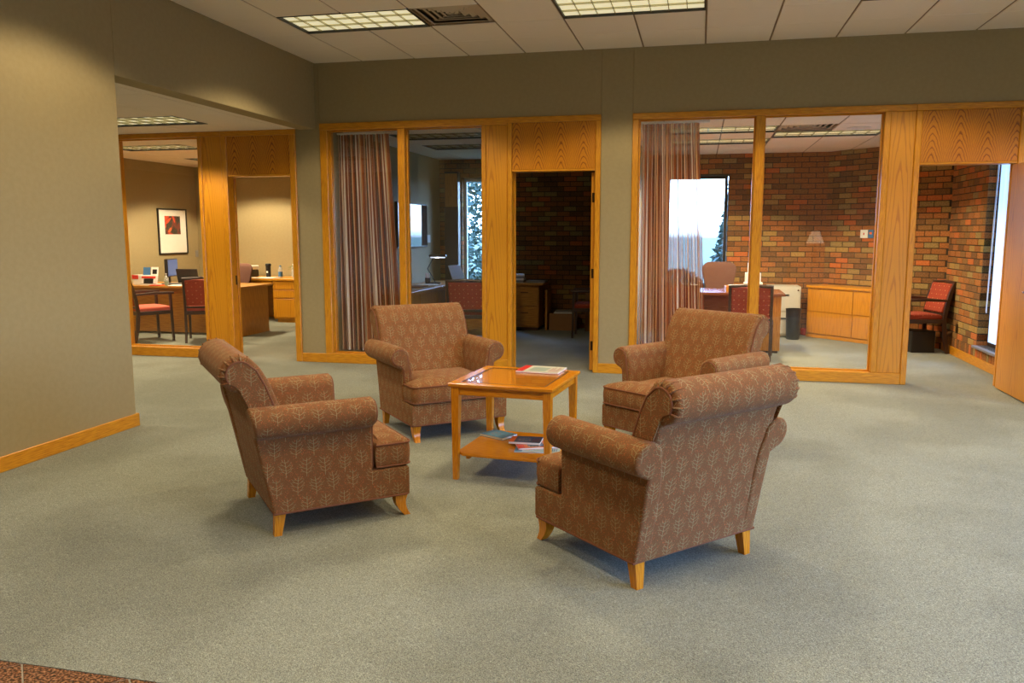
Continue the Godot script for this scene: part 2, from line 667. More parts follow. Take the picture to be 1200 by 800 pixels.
	# granite of the entrance floor
	grained("granite", noise_tex(0.045, [[0.0, rgb8(34, 24, 20)], [0.36, rgb8(72, 46, 34)], [0.47, rgb8(128, 80, 54)], [0.55, rgb8(92, 62, 46)], [0.64, rgb8(150, 104, 74)], [1.0, rgb8(176, 134, 102)]], 51, 512, 5), Vector3(3, 3, 3), 0.25)
	plain("grout", rgb8(150, 146, 138), 0.9)
	plain("slate", rgb8(120, 118, 122), 0.6)
	# others
	plain("black_plastic", rgb8(26, 25, 26), 0.4)
	plain("white_plastic", rgb8(222, 220, 214), 0.4)
	plain("grey_plastic", rgb8(136, 132, 126), 0.45)
	plain("putty_metal", rgb8(196, 192, 178), 0.45)
	plain("paper", rgb8(232, 230, 224), 0.8)
	plain("red_paper", rgb8(200, 48, 36), 0.7)
	plain("orange_paper", rgb8(226, 104, 34), 0.6)
	plain("blue_paper", rgb8(60, 110, 160), 0.6)
	plain("cardboard", rgb8(150, 108, 66), 0.85)
	plain("chrome", rgb8(200, 200, 204), 0.18, 1.0)
	plain("bronze", rgb8(66, 50, 34), 0.4, 0.8)
	plain("black_metal", rgb8(20, 18, 17), 0.4)
	var bw := plain("blind_white", rgb8(216, 222, 228), 0.6)
	bw.backlight_enabled = true
	bw.backlight = Color(0.9, 0.9, 0.9)
	bw.cull_mode = BaseMaterial3D.CULL_DISABLED
	plain("window_dark", rgb8(38, 30, 28), 0.45)
	plain("window_white", rgb8(214, 216, 216), 0.5)
	plain("taupe_cloth", rgb8(104, 70, 58), 0.95)
	plain("leaf_green", rgb8(58, 110, 40), 0.6)
	plain("shrub_leaf", rgb8(52, 74, 58), 0.6)
	plain("bark", rgb8(80, 64, 50), 0.9)
	plain("lawn", rgb8(84, 92, 62), 1.0)
	plain("louver", rgb8(196, 190, 160), 0.25, 0.75)
	plain("fixture_rim", rgb8(40, 34, 26), 0.5)
	plain("vent_white", rgb8(190, 174, 150), 0.5)
	plain("vent_dark", rgb8(70, 58, 44), 0.7)
	var lamp := plain("lamp_panel", rgb8(240, 232, 196), 0.5)
	lamp.emission_enabled = true
	lamp.emission = Color(0.98, 0.95, 0.78)
	lamp.emission_energy_multiplier = 0.6
	plain("lamp_panel_off", rgb8(200, 196, 176), 0.4)
	var shade := plain("lamp_shade", rgb8(240, 230, 206), 0.8)
	shade.emission_enabled = true
	shade.emission = Color(1.0, 0.9, 0.72)
	shade.emission_energy_multiplier = 2.2
	var tubem := plain("lamp_tube", rgb8(240, 240, 250), 0.5)
	tubem.emission_enabled = true
	tubem.emission = Color(0.85, 0.9, 1.0)
	tubem.emission_energy_multiplier = 1.2
	var scr := plain("screen_glow", rgb8(60, 90, 140), 0.2)
	scr.emission_enabled = true
	scr.emission = Color(0.2, 0.34, 0.62)
	scr.emission_energy_multiplier = 0.5

# =====================================================================  the room itself
func cuboids(nm: String, m: Material, list: Array, label: String, cat: String, bev := 0.004) -> Node3D:
	var t := PackedVector3Array()
	for b in list:
		t.append_array(bx(b[0], b[1], b[2], b[3], b[4], b[5], bev))
	return solo(nm, mesh(t, 20.0), m, label, cat, Vector3.ZERO, 0.0, "", "structure")

func seen_through(p: Vector3) -> bool:
	var k := EYE.z / (EYE.z - p.z)
	var q := EYE.lerp(p, k)
	for o in [[-2.52, -1.5, 0.11, 2.58], [-1.1, -0.33, 0.0, 2.15], [0.13, 1.93, 0.11, 2.62], [2.27, 3.1, 0.0, 2.15], [3.6, 5.93, 0.11, 2.62], [6.26, 7.05, 0.0, 2.15]]:
		if q.x > o[0] and q.x < o[1] and q.y > o[2] and q.y < o[3]:
			return true
	return false

# brick wall along local x, its face towards local +z; holes are [u0, u1, y0, y1]
func brick_wall(nm: String, label: String, at: Vector3, turn: float, length: float, height: float, thick: float, holes: Array, plinth := 0.0) -> Node3D:
	var w := thing(nm, label, "wall", at, turn, "", "structure")
	var body := PackedVector3Array()
	var u := 0.0
	for h in holes:
		body.append_array(bx(u, h[0], 0, height, -thick, 0))
		if h[2] > 0.0:
			body.append_array(bx(h[0], h[1], 0, h[2], -thick, 0))
		if h[3] < height:
			body.append_array(bx(h[0], h[1], h[3], height, -thick, 0))
		u = h[1]
	body.append_array(bx(u, length, 0, height, -thick, 0))
	part(w, "mortar", mesh(body, 20.0), mt.mortar)
	var list := []
	var rh := 0.0762
	var y := 0.0
	if plinth > 0.0:
		var s := 0.004
		while s + 0.07 < length:
			list.append([s, s + 0.066, 0.004, plinth - 0.005, 0.09])
			s += 0.0762
		y = plinth
	var row := 0
	while y + 0.03 < height:
		var y1 := minf(y + rh - 0.01, height)
		var cuts := [[0.0, length]]
		for h in holes:
			if y1 > h[2] + 0.005 and y < h[3] - 0.005:
				var nc := []
				for c in cuts:
					if h[0] > c[0] and h[1] < c[1]:
						nc.append([c[0], h[0] + 0.004])
						nc.append([h[1] - 0.004, c[1]])
					else:
						nc.append(c)
				cuts = nc
		for c in cuts:
			var s: float = -0.1015 if row % 2 else 0.0
			while s < length:
				var a := maxf(s, c[0])
				var b := minf(s + 0.193, c[1])
				if b - a > 0.03:
					var d := 0.09
					for h in holes:
						if absf(b - h[0]) < 0.02 or absf(a - h[1]) < 0.02:
							d = thick - 0.01
					list.append([a, b, y, y1, d])
				s += 0.203
		y += rh
		row += 1
	var score := []
	for i in list.size():
		var b = list[i]
		var c := w.transform * Vector3((b[0] + b[1]) / 2.0, (b[2] + b[3]) / 2.0, 0)
		score.append([(0.0 if seen_through(c) else 1000.0) + c.distance_to(EYE), i])
	score.sort()
	var rest := PackedVector3Array()
	var weights := [0, 0, 1, 1, 2, 2, 3, 4, 4, 5, 6]
	for k in score.size():
		var b = list[score[k][1]]
		var dz: float = 0.006 + rng.randf_range(-0.002, 0.002)
		if k < 298:
			var ln: float = snappedf(b[1] - b[0], 0.002)
			part(w, "brick", box(Vector3(ln, b[3] - b[2], b[4]), 0.003), mt["brick_%d" % weights[rng.randi_range(0, 10)]], Vector3((b[0] + b[1]) / 2.0, (b[2] + b[3]) / 2.0, dz - b[4] / 2.0))
		else:
			rest.append_array(bx(b[0], b[1], b[2], b[3], dz - b[4], dz, 0.0))
	if rest.size():
		var o := part(w, "further_bricks", mesh(rest, 20.0), mt.brick_1)
		o.set_meta("kind", "stuff")
	return w

func shell() -> void:
	cuboids("floor", mt.carpet, [[-6.2, 9.8, -0.12, 0.0, -0.15, 6.37], [-4.75, 7.62, -0.12, 0.0, -4.75, -0.15]], "grey-green loop pile carpet covering the lobby and the offices", "floor", 0.0)
	# entrance floor of granite laid on the diagonal
	var st := thing("floor_stone", "brown granite tiles with pale grout at the lobby entrance", "floor", Vector3.ZERO, 0.0, "", "structure")
	slab(st, "grout", mt.grout, -6.2, 9.8, -0.12, -0.003, 6.37, 10.7, 0.0)
	var zone := PackedVector2Array([Vector2(0.003, 6.373), Vector2(5.3, 6.373), Vector2(5.3, 9.1), Vector2(0.003, 9.1)])
	var full: ArrayMesh = null
	var hd := 0.2157
	for i in range(-6, 22):
		for j in range(0, 16):
			var c := Vector2(1.97 + i * hd, 6.37 + j * hd)
			if posmod(i + j, 2) == 0:
				continue
			var g := hd - 0.004
			var dia := PackedVector2Array([c + Vector2(-g, 0), c + Vector2(0, g), c + Vector2(g, 0), c + Vector2(0, -g)])
			var cut := Geometry2D.intersect_polygons(dia, zone)
			if cut.is_empty() or cut[0].size() < 3:
				continue
			var pl := PackedVector2Array()
			for p in cut[0]:
				pl.append(p - c)
			if cut[0].size() == 4 and absf(cut[0][0].distance_to(cut[0][2]) - 2 * g) < 0.001 and absf(cut[0][1].distance_to(cut[0][3]) - 2 * g) < 0.001:
				if full == null:
					full = mesh(ext(pl, [[0.0, -0.02], [0.0, -0.0015], [0.002, 0.0]], "y"), 20.0)
				part(st, "tile", full, mt.granite, Vector3(c.x, 0.0, c.y))
			else:
				part(st, "tile", mesh(ext(pl, [[0.0, -0.02], [0.0, -0.0015], [0.002, 0.0]], "y"), 20.0), mt.granite, Vector3(c.x, 0.0, c.y))
	slab(st, "border", mt.granite, 5.31, 9.6, -0.02, 0.0, 6.373, 10.5, 0.0)
	slab(st, "border", mt.granite, 0.0, 5.3, -0.02, 0.0, 9.11, 10.5, 0.0)
	# lobby walls
	cuboids("wall_left", mt.wall_paint, [[-0.2, 0.0, 0.0, HC + 0.2, 3.22, 10.7], [-0.2, 0.0, 2.64, HC + 0.2, 0.0, 3.22]], "olive painted wall with a wide cased opening and header", "wall")
	cuboids("wall_back", mt.wall_paint, [[-6.2, -2.68, 0, HC + 0.2, -0.15, 0], [-2.68, -0.25, 2.65, HC + 0.2, -0.15, 0], [-0.25, 0.05, 0, HC + 0.2, -0.15, 0], [0.05, 3.206, 2.70, HC + 0.2, -0.15, 0], [3.206, 3.53, 0, HC + 0.2, -0.15, 0], [3.53, 7.2, 2.70, HC + 0.2, -0.15, 0], [7.2, 9.8, 0, HC + 0.2, -0.15, 0]], "olive painted wall above and between the oak screens", "wall")
	cuboids("wall_right", mt.wall_paint, [[9.6, 9.8, 0, HC + 0.2, 0, 3.6], [9.6, 9.8, 0, 0.1, 3.6, 9.0], [9.6, 9.8, 2.5, HC + 0.2, 3.6, 9.0], [9.6, 9.8, 0, HC + 0.2, 9.0, 10.7]], "olive painted side wall with the lobby shopfront windows", "wall")
	cuboids("wall_rear", mt.wall_paint, [[0.0, 9.6, 0, HC + 0.2, 10.5, 10.7]], "olive painted wall behind the camera", "wall")
	cuboids("wall_hall_left", mt.wall_paint, [[-6.2, -6.0, 0, HC, 0, 6.37]], "olive painted end wall of the side hall", "wall")
	cuboids("wall_hall_front", mt.wall_paint, [[-6.0, -0.2, 0, HC, 6.17, 6.37]], "olive painted front wall of the side hall", "wall")
	cuboids("roof", mt.tile_grid, [[-6.4, 9.9, HC + 0.2, HC + 0.35, -0.15, 10.8], [-4.9, 7.75, HO + 0.2, HO + 0.35, -4.85, -0.15]], "flat roof over lobby and offices", "roof", 0.0)
	# offices
	cuboids("wall_office_left", mt.wall_paint, [[-4.75, -4.6, 0, HO + 0.2, -4.65, -0.15]], "olive side wall of the office with the framed print", "wall")
	cuboids("wall_office_back", mt.wall_paint, [[-4.6, -0.2, 0, HO + 0.2, -4.65, -4.5]], "olive wall behind the credenza with drawers", "wall")
	cuboids("wall_partition", mt.wall_paint, [[-0.2, 0.12, 0, HO + 0.2, -4.65, -0.15]], "olive partition between print office and dark office", "wall")
	cuboids("wall_partition_right", mt.wall_paint, [[3.3, 3.42, 0, HO + 0.2, -4.35, -0.15]], "olive partition between dark office and brick office", "wall")
	brick_wall("wall_brick_dark", "brown brick wall of the unlit middle office", Vector3(0.12, 0, ZB), 0.0, 3.18, HO + 0.2, 0.28, [[0.37, 1.12, 0.62, 2.35]])
	brick_wall("wall_brick_back", "brown and orange brick wall behind the desk with the tall window", Vector3(3.42, 0, ZB), 0.0, 2.60, HO + 0.2, 0.28, [[0.30, 1.21, 0.45, 2.34]])
	brick_wall("wall_brick_angled", "angled brick wall behind the low oak file cabinet", Vector3(6.016, 0, ZB - 0.004), -PI / 4, 1.852, HO + 0.2, 0.28, [])
	brick_wall("wall_brick_side", "brick side wall with slate-silled window behind the guest armchair", Vector3(7.324, 0, -2.775), -PI / 2, 2.62, HO + 0.2, 0.30, [[1.31, 2.28, 0.23, 2.5]], 0.21)
	# baseboards
	var bb := [["oak_z", [0.0, 0.016, 0.0, 0.1, 3.2, 10.5], "oak baseboard along the left lobby wall"],
		["oak_x", [-0.2, 0.016, 0.0, 0.1, 3.2, 3.22], "oak baseboard round the end of the left wall"],
		["oak_x", [-0.25, 0.05, 0.0, 0.105, 0.0, 0.016], "oak baseboard under the narrow wall pier beside the curtain"],
		["oak_x", [3.206, 3.53, 0.0, 0.105, 0.0, 0.016], "oak baseboard between doorway and right window"],
		["oak_z", [7.296, 7.318, 0.0, 0.1, -2.72, -0.15], "oak baseboard along the brick side wall"],
		["oak_x", [-4.6, -0.2, 0.0, 0.1, -4.5, -4.484], "oak baseboard behind the credenza"],
		["oak_z", [-4.6, -4.584, 0.0, 0.1, -4.484, -0.15], "oak baseboard below the framed print"]]
	for b in bb:
		var r: Array = b[1]
		solo("baseboard", box(Vector3(r[1] - r[0], r[3] - r[2], r[5] - r[4]), 0.004), mt[b[0]], b[2], "baseboard", Vector3(r[0] + r[1], r[2] + r[3], r[4] + r[5]) / 2.0, 0.0, "", "structure")
	# shopfront in the right wall (daylight of the lobby)
	var wf := thing("window_4", "tall shopfront window with dark mullions lighting the lobby from the right", "window", Vector3.ZERO, 0.0, "", "structure")
	for k in 5:
		var z := 3.6 + k * 1.35
		slab(wf, "mullion", mt.window_dark, 9.66, 9.74, 0.1, 2.5, z - 0.03 if k else z, z + 0.03 if k < 4 else z)
	slab(wf, "rail", mt.window_dark, 9.66, 9.74, 0.1, 0.16, 3.6, 9.0)
	slab(wf, "rail", mt.window_dark, 9.66, 9.74, 2.44, 2.5, 3.6, 9.0)
	for k in 4:
		slab(wf, "pane", mt.glass, 9.695, 9.705, 0.16, 2.44, 3.63 + k * 1.35, 4.92 + k * 1.35, 0.0)

# a glazed oak screen; x positions of stiles decide the panes
func screens() -> void:
	var zf := 0.02
	var zr := -0.15
	var defs := [
		{"n": "window_1", "label": "oak framed glass screen of the office with the red print", "x": [[-2.68, -2.615], [-1.5, -1.454]], "panel": [-1.454, -1.195], "top": 2.65, "gt": 2.595},
		{"n": "window_2", "label": "oak framed glass screen of the dark middle office with curtain", "x": [[0.05, 0.14], [0.972, 1.055], [1.925, 1.975]], "panel": [1.975, 2.213], "top": 2.70, "gt": 2.625},
		{"n": "window_3", "label": "wide oak framed glass screen of the brick office with curtain", "x": [[3.53, 3.594], [4.742, 4.828], [5.926, 5.985]], "panel": [5.985, 6.205], "top": 2.70, "gt": 2.64}]
	for d in defs:
		var w := thing(d.n, d.label, "window", Vector3.ZERO, 0.0, "", "structure")
		var x0: float = d.x[0][0]
		var x1: float = d.panel[1]
		slab(w, "rail", mt.oak_x, x0, x1, d.gt, d.top, zr, zf, 0.005)
		slab(w, "sill", mt.oak_x, x0, x1, 0.0, 0.112, zr, zf, 0.005)
		for i in d.x.size():
			var s: Array = d.x[i]
			slab(w, "stile" if i == 0 or i == d.x.size() - 1 else "mullion", mt.oak_up, s[0], s[1], 0.112, d.gt, zr, zf - 0.004, 0.006)
			if i > 0:
				var g: Array = d.x[i - 1]
				# stops that hold the pane
				slab(w, "pane", mt.glass, g[1], s[0], 0.112, d.gt, -0.095, -0.087, 0.0)
				slab(w, "glazing_stop", mt.oak_x, g[1], s[0], 0.112, 0.127, -0.086, -0.055, 0.003)
				slab(w, "glazing_stop", mt.oak_x, g[1], s[0], d.gt - 0.014, d.gt, -0.086, -0.055, 0.003)
				slab(w, "glazing_stop", mt.oak_up, g[1], g[1] + 0.014, 0.127, d.gt - 0.014, -0.086, -0.055, 0.003)
				slab(w, "glazing_stop", mt.oak_up, s[0] - 0.014, s[0], 0.127, d.gt - 0.014, -0.086, -0.055, 0.003)
		slab(w, "panel", mt.oak_plank, d.panel[0], d.panel[1], 0.112, d.gt, zr + 0.01, zf - 0.016, 0.004)
	var doors := [
		{"n": "door_1", "label": "oak door frame with veneer transom to the office with the red print", "l": [-1.195, -1.12], "r": [-0.326, -0.25], "top": 2.65, "leaf": [-0.372, -0.329, -0.98, -0.1], "hz": -0.1},
		{"n": "door_2", "label": "oak doorway with veneer transom into the dark middle office", "l": [2.213, 2.262], "r": [3.15, 3.206], "top": 2.70, "leaf": [3.103, 3.146, -0.96, -0.075], "hz": -0.075},
		{"n": "door_3", "label": "oak doorway with open door leaf at the right edge", "l": [6.205, 6.26], "r": [7.1, 7.2], "top": 2.70, "leaf": [7.052, 7.096, 0.03, 0.86], "hz": 0.03}]
	for d in doors:
		var w := thing(d.n, d.label, "door", Vector3.ZERO, 0.0, "", "structure")
		slab(w, "jamb", mt.oak_up, d.l[0], d.l[1], 0.0, d.top - 0.06, zr, zf, 0.006)
		slab(w, "jamb", mt.oak_up, d.r[0], d.r[1], 0.0, d.top - 0.06, zr, zf, 0.006)
		slab(w, "rail", mt.oak_x, d.l[0], d.r[1], d.top - 0.06, d.top, zr, zf, 0.005)
		slab(w, "transom_panel", mt.oak_veneer, d.l[1], d.r[0], 2.155, d.top - 0.06, zr + 0.02, zf - 0.014, 0.004)
		slab(w, "transom_edge", mt.oak_x, d.l[1], d.r[0], 2.135, 2.155, zr, zf - 0.012, 0.003)
		for x in [d.l[1], d.r[0] - 0.012]:
			slab(w, "door_stop", mt.oak_up, x, x + 0.012, 0.0, 2.135, -0.14, -0.10, 0.002)
		var lf: Array = d.leaf
		var leaf := slab(w, "leaf", mt.oak_plank, lf[0], lf[1], 0.012, 2.12, lf[2], lf[3], 0.003)
		var cx: float = (lf[1] - lf[0]) / 2.0
		for y in [0.28, 1.06, 1.86]:
			part(leaf, "hinge", box(Vector3(0.03, 0.1, 0.006), 0.001), mt.bronze, Vector3(0.002, y - 1.066, (lf[3] - lf[2]) / 2.0 * (1.0 if d.hz != 0.03 else -1.0)))
			part(leaf, "hinge", mesh(lathe([[0.007, -0.05], [0.007, 0.05]], 8)), mt.bronze, Vector3(cx, y - 1.066, (lf[3] - lf[2]) / 2.0 * (1.0 if d.hz != 0.03 else -1.0)))
		var fz: float = (lf[3] - lf[2]) / 2.0 - 0.07
		if d.hz != 0.03:
			fz = -fz
		for s in [-1.0, 1.0]:
			part(leaf, "handle", mesh(tube([Vector3(s * cx, 0, fz), Vector3(s * (cx + 0.05), 0, fz), Vector3(s * (cx + 0.055), 0, fz * 0.75)], 0.009, 8)), mt.chrome, Vector3(0, -0.09, 0))
		if d.n == "door_1":
			slab(w, "strike_plate", mt.bronze, -1.1205, -1.117, 0.88, 0.99, -0.09, -0.06, 0.0)

func tiled(nm: String, label: String, x0: float, x1: float, z0: float, z1: float, y: float, ox: float, oz: float, skip: Array) -> void:
	var w := thing(nm, label, "ceiling", Vector3.ZERO, 0.0, "", "structure")
	slab(w, "deck", mt.tile_grid, x0, x1, y + 0.14, y + 0.19, z0, z1, 0.0)
	var xs := [x0]
	var k := ceili((x0 - ox) / 0.61 + 0.05)
	while ox + k * 0.61 < x1 - 0.03:
		xs.append(ox + k * 0.61)
		k += 1
	xs.append(x1)
	var zs := [z0]
	k = ceili((z0 - oz) / 0.61 + 0.05)
	while oz + k * 0.61 < z1 - 0.03:
		zs.append(oz + k * 0.61)
		k += 1
	zs.append(z1)
	var grid := PackedVector3Array()
	for i in xs.size():
		for j in zs.size() - 1:
			var hit := false
			for s in skip:
				if xs[i] > s[0] + 0.05 and xs[i] < s[1] - 0.05 and (zs[j] + zs[j + 1]) / 2.0 > s[2] and (zs[j] + zs[j + 1]) / 2.0 < s[3]:
					hit = true
			if not hit:
				grid.append_array(bx(xs[i] - 0.012, xs[i] + 0.012, y + 0.007, y + 0.03, zs[j], zs[j + 1]))
	for j in zs.size():
		for i in xs.size() - 1:
			var hit := false
			for s in skip:
				if zs[j] > s[2] + 0.05 and zs[j] < s[3] - 0.05 and (xs[i] + xs[i + 1]) / 2.0 > s[0] and (xs[i] + xs[i + 1]) / 2.0 < s[1]:
					hit = true
			if not hit:
				grid.append_array(bx(xs[i], xs[i + 1], y + 0.007, y + 0.03, zs[j] - 0.012, zs[j] + 0.012))
	part(w, "grid", mesh(grid, 20.0), mt.tile_grid)
	for i in xs.size() - 1:
		for j in zs.size() - 1:
			var c := Vector2(xs[i] + xs[i + 1], zs[j] + zs[j + 1]) / 2.0
			var hit := false
			for s in skip:
				if c.x > s[0] and c.x < s[1] and c.y > s[2] and c.y < s[3]:
					hit = true
			if not hit:
				part(w, "tile", box(Vector3(snappedf(xs[i + 1] - xs[i] - 0.016, 0.001), 0.016, snappedf(zs[j + 1] - zs[j] - 0.005, 0.001)), 0.003), mt.ceiling_tile, Vector3(c.x, y + 0.008 + rng.randf_range(-0.001, 0.001), c.y))

# recessed troffer with a grid louver; the light stands just below its lit face
func troffer(x0: float, x1: float, z0: float, z1: float, y: float, energy: float, label: String, group := "ceiling lights") -> void:
	var w := thing("ceiling_light", label, "ceiling light", Vector3((x0 + x1) / 2.0, y, (z0 + z1) / 2.0), 0.0, group)
	var hx := (x1 - x0) / 2.0 - 0.006
	var hz := (z1 - z0) / 2.0 - 0.006
	var t := 0.012
	for s in [-1.0, 1.0]:
		part(w, "rim", box(Vector3(2 * hx, 0.12, t), 0.0), mt.fixture_rim, Vector3(0, 0.058, s * (hz - t / 2)))
		part(w, "rim", box(Vector3(t, 0.12, 2 * hz - 2 * t), 0.0), mt.fixture_rim, Vector3(s * (hx - t / 2), 0.058, 0))
	part(w, "lamp_panel", box(Vector3(2 * hx - 2 * t, 0.01, 2 * hz - 2 * t), 0.0), mt.lamp_panel if energy > 0.0 else mt.lamp_panel_off, Vector3(0, 0.026, 0))
	var nx := 8 if hx > hz else 3
	var nz := 3 if hx > hz else 8
	for i in range(1, nx):
		part(w, "louver_blade", box(Vector3(0.006, 0.016, 2 * hz - 2 * t), 0.0), mt.louver, Vector3(-hx + 2 * hx * i / nx, 0.011, 0))
	for i in range(1, nz):
		part(w, "louver_blade", box(Vector3(2 * hx - 2 * t, 0.016, 0.006), 0.0), mt.louver, Vector3(0, 0.012, -hz + 2 * hz * i / nz))
	if energy > 0.0:
		var l := SpotLight3D.new()
		l.name = "lamp"
		l.light_energy = energy
		l.light_color = Color(1.0, 0.91, 0.74)
		l.light_size = 0.14
		l.spot_range = 14.0
		l.spot_attenuation = 2.0
		l.spot_angle = 68.0
		l.spot_angle_attenuation = 0.22
		l.shadow_enabled = true
		w.add_child(l)
		l.position = Vector3(0, -0.02, 0)
		l.rotation.x = -PI / 2

func vent(x0: float, x1: float, z0: float, z1: float, y: float, label: String) -> void:
	var w := thing("air_vent", label, "air vent", Vector3((x0 + x1) / 2.0, y, (z0 + z1) / 2.0), 0.0, "")
	var h := (x1 - x0) / 2.0 - 0.008
	var hz := (z1 - z0) / 2.0 - 0.008
	part(w, "backing", box(Vector3(2 * h, 0.01, 2 * hz), 0.0), mt.vent_dark, Vector3(0, 0.07, 0))
	for k in 5:
		var a := h * (1.0 - 0.2 * k)
		var az := hz * (1.0 - 0.2 * k)
		var wd := h * 0.15
		var t := PackedVector3Array()
		for s in [-1.0, 1.0]:
			var tilt := Transform3D(Basis(Vector3.RIGHT, -s * 0.4), Vector3(0, 0.02, s * (az - wd / 2)))
			t.append_array(tilt * tbox(Vector3.ZERO, Vector3(2 * a, 0.006, wd), 0.0))
			tilt = Transform3D(Basis(Vector3.BACK, s * 0.4), Vector3(s * (a - wd / 2), 0.02, 0))
			t.append_array(tilt * tbox(Vector3.ZERO, Vector3(wd, 0.006, 2 * az - wd), 0.0))
		part(w, "vane", mesh(t, 20.0), mt.vent_white, Vector3(0, 0.01 if k else 0.0, 0))

func ceilings() -> void:
	var ox := 0.5716
	var oz := 0.64
	var sk := []
	var lit := []
	for i in 4:
		for j in 4:
			var r := [ox + i * 2.44, ox + i * 2.44 + 1.22, oz + 0.61 + j * 2.44, oz + 1.22 + j * 2.44]
			if r[1] < 9.4 and j < 3:
				lit.append(r)
				sk.append(r)
	var vr := [ox + 1.22, ox + 1.83, oz + 0.61, oz + 1.22]
	sk.append(vr)
	tiled("ceiling", "pale suspended ceiling of square tiles over the lobby", 0.0, 9.6, 0.0, 10.5, HC, ox, oz, sk)
	for k in lit.size():
		var r: Array = lit[k]
		var nm := "recessed ceiling light of the lobby out of sight above the camera"
		if k == 0:
			nm = "lit grid-louver ceiling light next to the square lobby air vent"
		elif k == 4:
			nm = "lit lobby ceiling light cut by the top edge, right of the vent"
		troffer(r[0], r[1], r[2], r[3], HC, 3.8, nm, "lobby ceiling lights")
	vent(vr[0], vr[1], vr[2], vr[3], HC, "square louvered air vent in the lobby ceiling beside a light")
	# side hall
	var hs := [[-2.17, -0.95, 0.6, 1.21], [-4.61, -3.39, 0.6, 1.21], [-2.17, -0.95, 3.04, 3.65]]
	tiled("ceiling_hall", "low tiled ceiling of the side hall beyond the header", -6.0, -0.2, 0.0, 6.17, HO, -0.95, 0.6, hs)
	for k in hs.size():
		var r: Array = hs[k]
		troffer(r[0], r[1], r[2], r[3], HO, 3.6, "lit ceiling light seen in the side hall under the header" if k == 0 else "ceiling light of the side hall hidden by the wall", "side hall lights")
	# print office
	var ls := [[-3.75, -2.53, -1.75, -1.14], [-3.75, -2.53, -3.58, -2.97]]
	tiled("ceiling_office_left", "tiled ceiling of the office with the red print", -4.6, -0.2, -4.5, -0.15, HO, -2.53, -1.14, ls)
	troffer(-3.75, -2.53, -1.75, -1.14, HO, 9.0, "lit ceiling light above the desk of the print office, nearer one", "print office lights")
	troffer(-3.75, -2.53, -3.58, -2.97, HO, 9.0, "lit ceiling light of the print office, farther and smaller one", "print office lights")
	# dark office
	var ms := [[0.56, 1.78, -1.35, -0.74], [0.56, 1.78, -2.57, -1.96]]
	tiled("ceiling_office_middle", "tiled ceiling of the dark middle office", 0.12, 3.3, ZB, -0.15, HO, 0.56, -0.74, ms)
	troffer(0.56, 1.78, -1.35, -0.74, HO, 0.0, "unlit louvered ceiling light of the dark office, nearer one", "dark office lights")
	troffer(0.56, 1.78, -2.57, -1.96, HO, 0.0, "unlit louvered ceiling light of the dark office, farther one", "dark office lights")
	# brick office
	var rs := [[3.83, 5.05, -1.51, -0.90], [3.83, 5.05, -2.73, -2.12], [5.05, 6.27, -2.12, -1.51]]
	var rv := [5.05, 5.66, -1.51, -0.90]
	tiled("ceiling_office_right", "tiled ceiling of the brick office", 3.42, 7.3, ZB, -0.15, HO, 3.83, -0.90, rs + [rv])
	troffer(3.83, 5.05, -1.51, -0.90, HO, 6.0, "lit ceiling light behind the curtain top in the brick office, nearer one", "brick office lights")
	troffer(3.83, 5.05, -2.73, -2.12, HO, 6.0, "lit ceiling light left of the mullion, farther one toward the brick wall", "brick office lights")
	troffer(5.05, 6.27, -2.12, -1.51, HO, 6.0, "lit ceiling light right of the mullion below the round speaker", "brick office lights")
	vent(rv[0], rv[1], rv[2], rv[3], HO, "air vent in the ceiling of the brick office")
	solo("ceiling_speaker", mesh(lathe([[0.13, 0.0], [0.125, -0.006], [0.0, -0.008]], 28)), mt.white_plastic, "round ceiling speaker cover in the brick office", "speaker", Vector3(5.92, HO - 0.001, -1.28))

# =====================================================================  lobby furniture
func arc(c: Vector2, r: float, a0: float, a1: float, n: int) -> Array:
	var out := []
	for i in n + 1:
		var a := deg_to_rad(lerpf(a0, a1, float(i) / n))
		out.append(c + Vector2(cos(a), sin(a)) * r)
	return out

# a cushion: rounded rim from inset rings, then a crown that rises towards the middle
func cushion(outline: Array, rings: Array, mid: Vector2, crown: Array) -> PackedVector3Array:
	var poly := PackedVector2Array(outline)
	var mi := miters(poly)
	var n := poly.size()
	var all := []
	var last := PackedVector2Array()
	for r in rings:
		var ring := []
		last = PackedVector2Array()
		for i in n:
			var p := poly[i] - mi[i] * float(r[0])
			last.append(p)
			ring.append(Vector3(p.x, r[1], p.y))
		all.append(ring)
	for c in crown:
		var ring := []
		for i in n:
			var p := last[i].lerp(mid, c[0])
			ring.append(Vector3(p.x, c[1], p.y))
		all.append(ring)
	var t := PackedVector3Array()
	for k in all.size() - 1:
		for i in n:
			quad(t, all[k][i], all[k][(i + 1) % n], all[k + 1][(i + 1) % n], all[k + 1][i])
	for i in n:
		t.append_array(PackedVector3Array([Vector3(mid.x, rings[0][1], mid.y), all[0][(i + 1) % n], all[0][i]]))
	return orient(t)

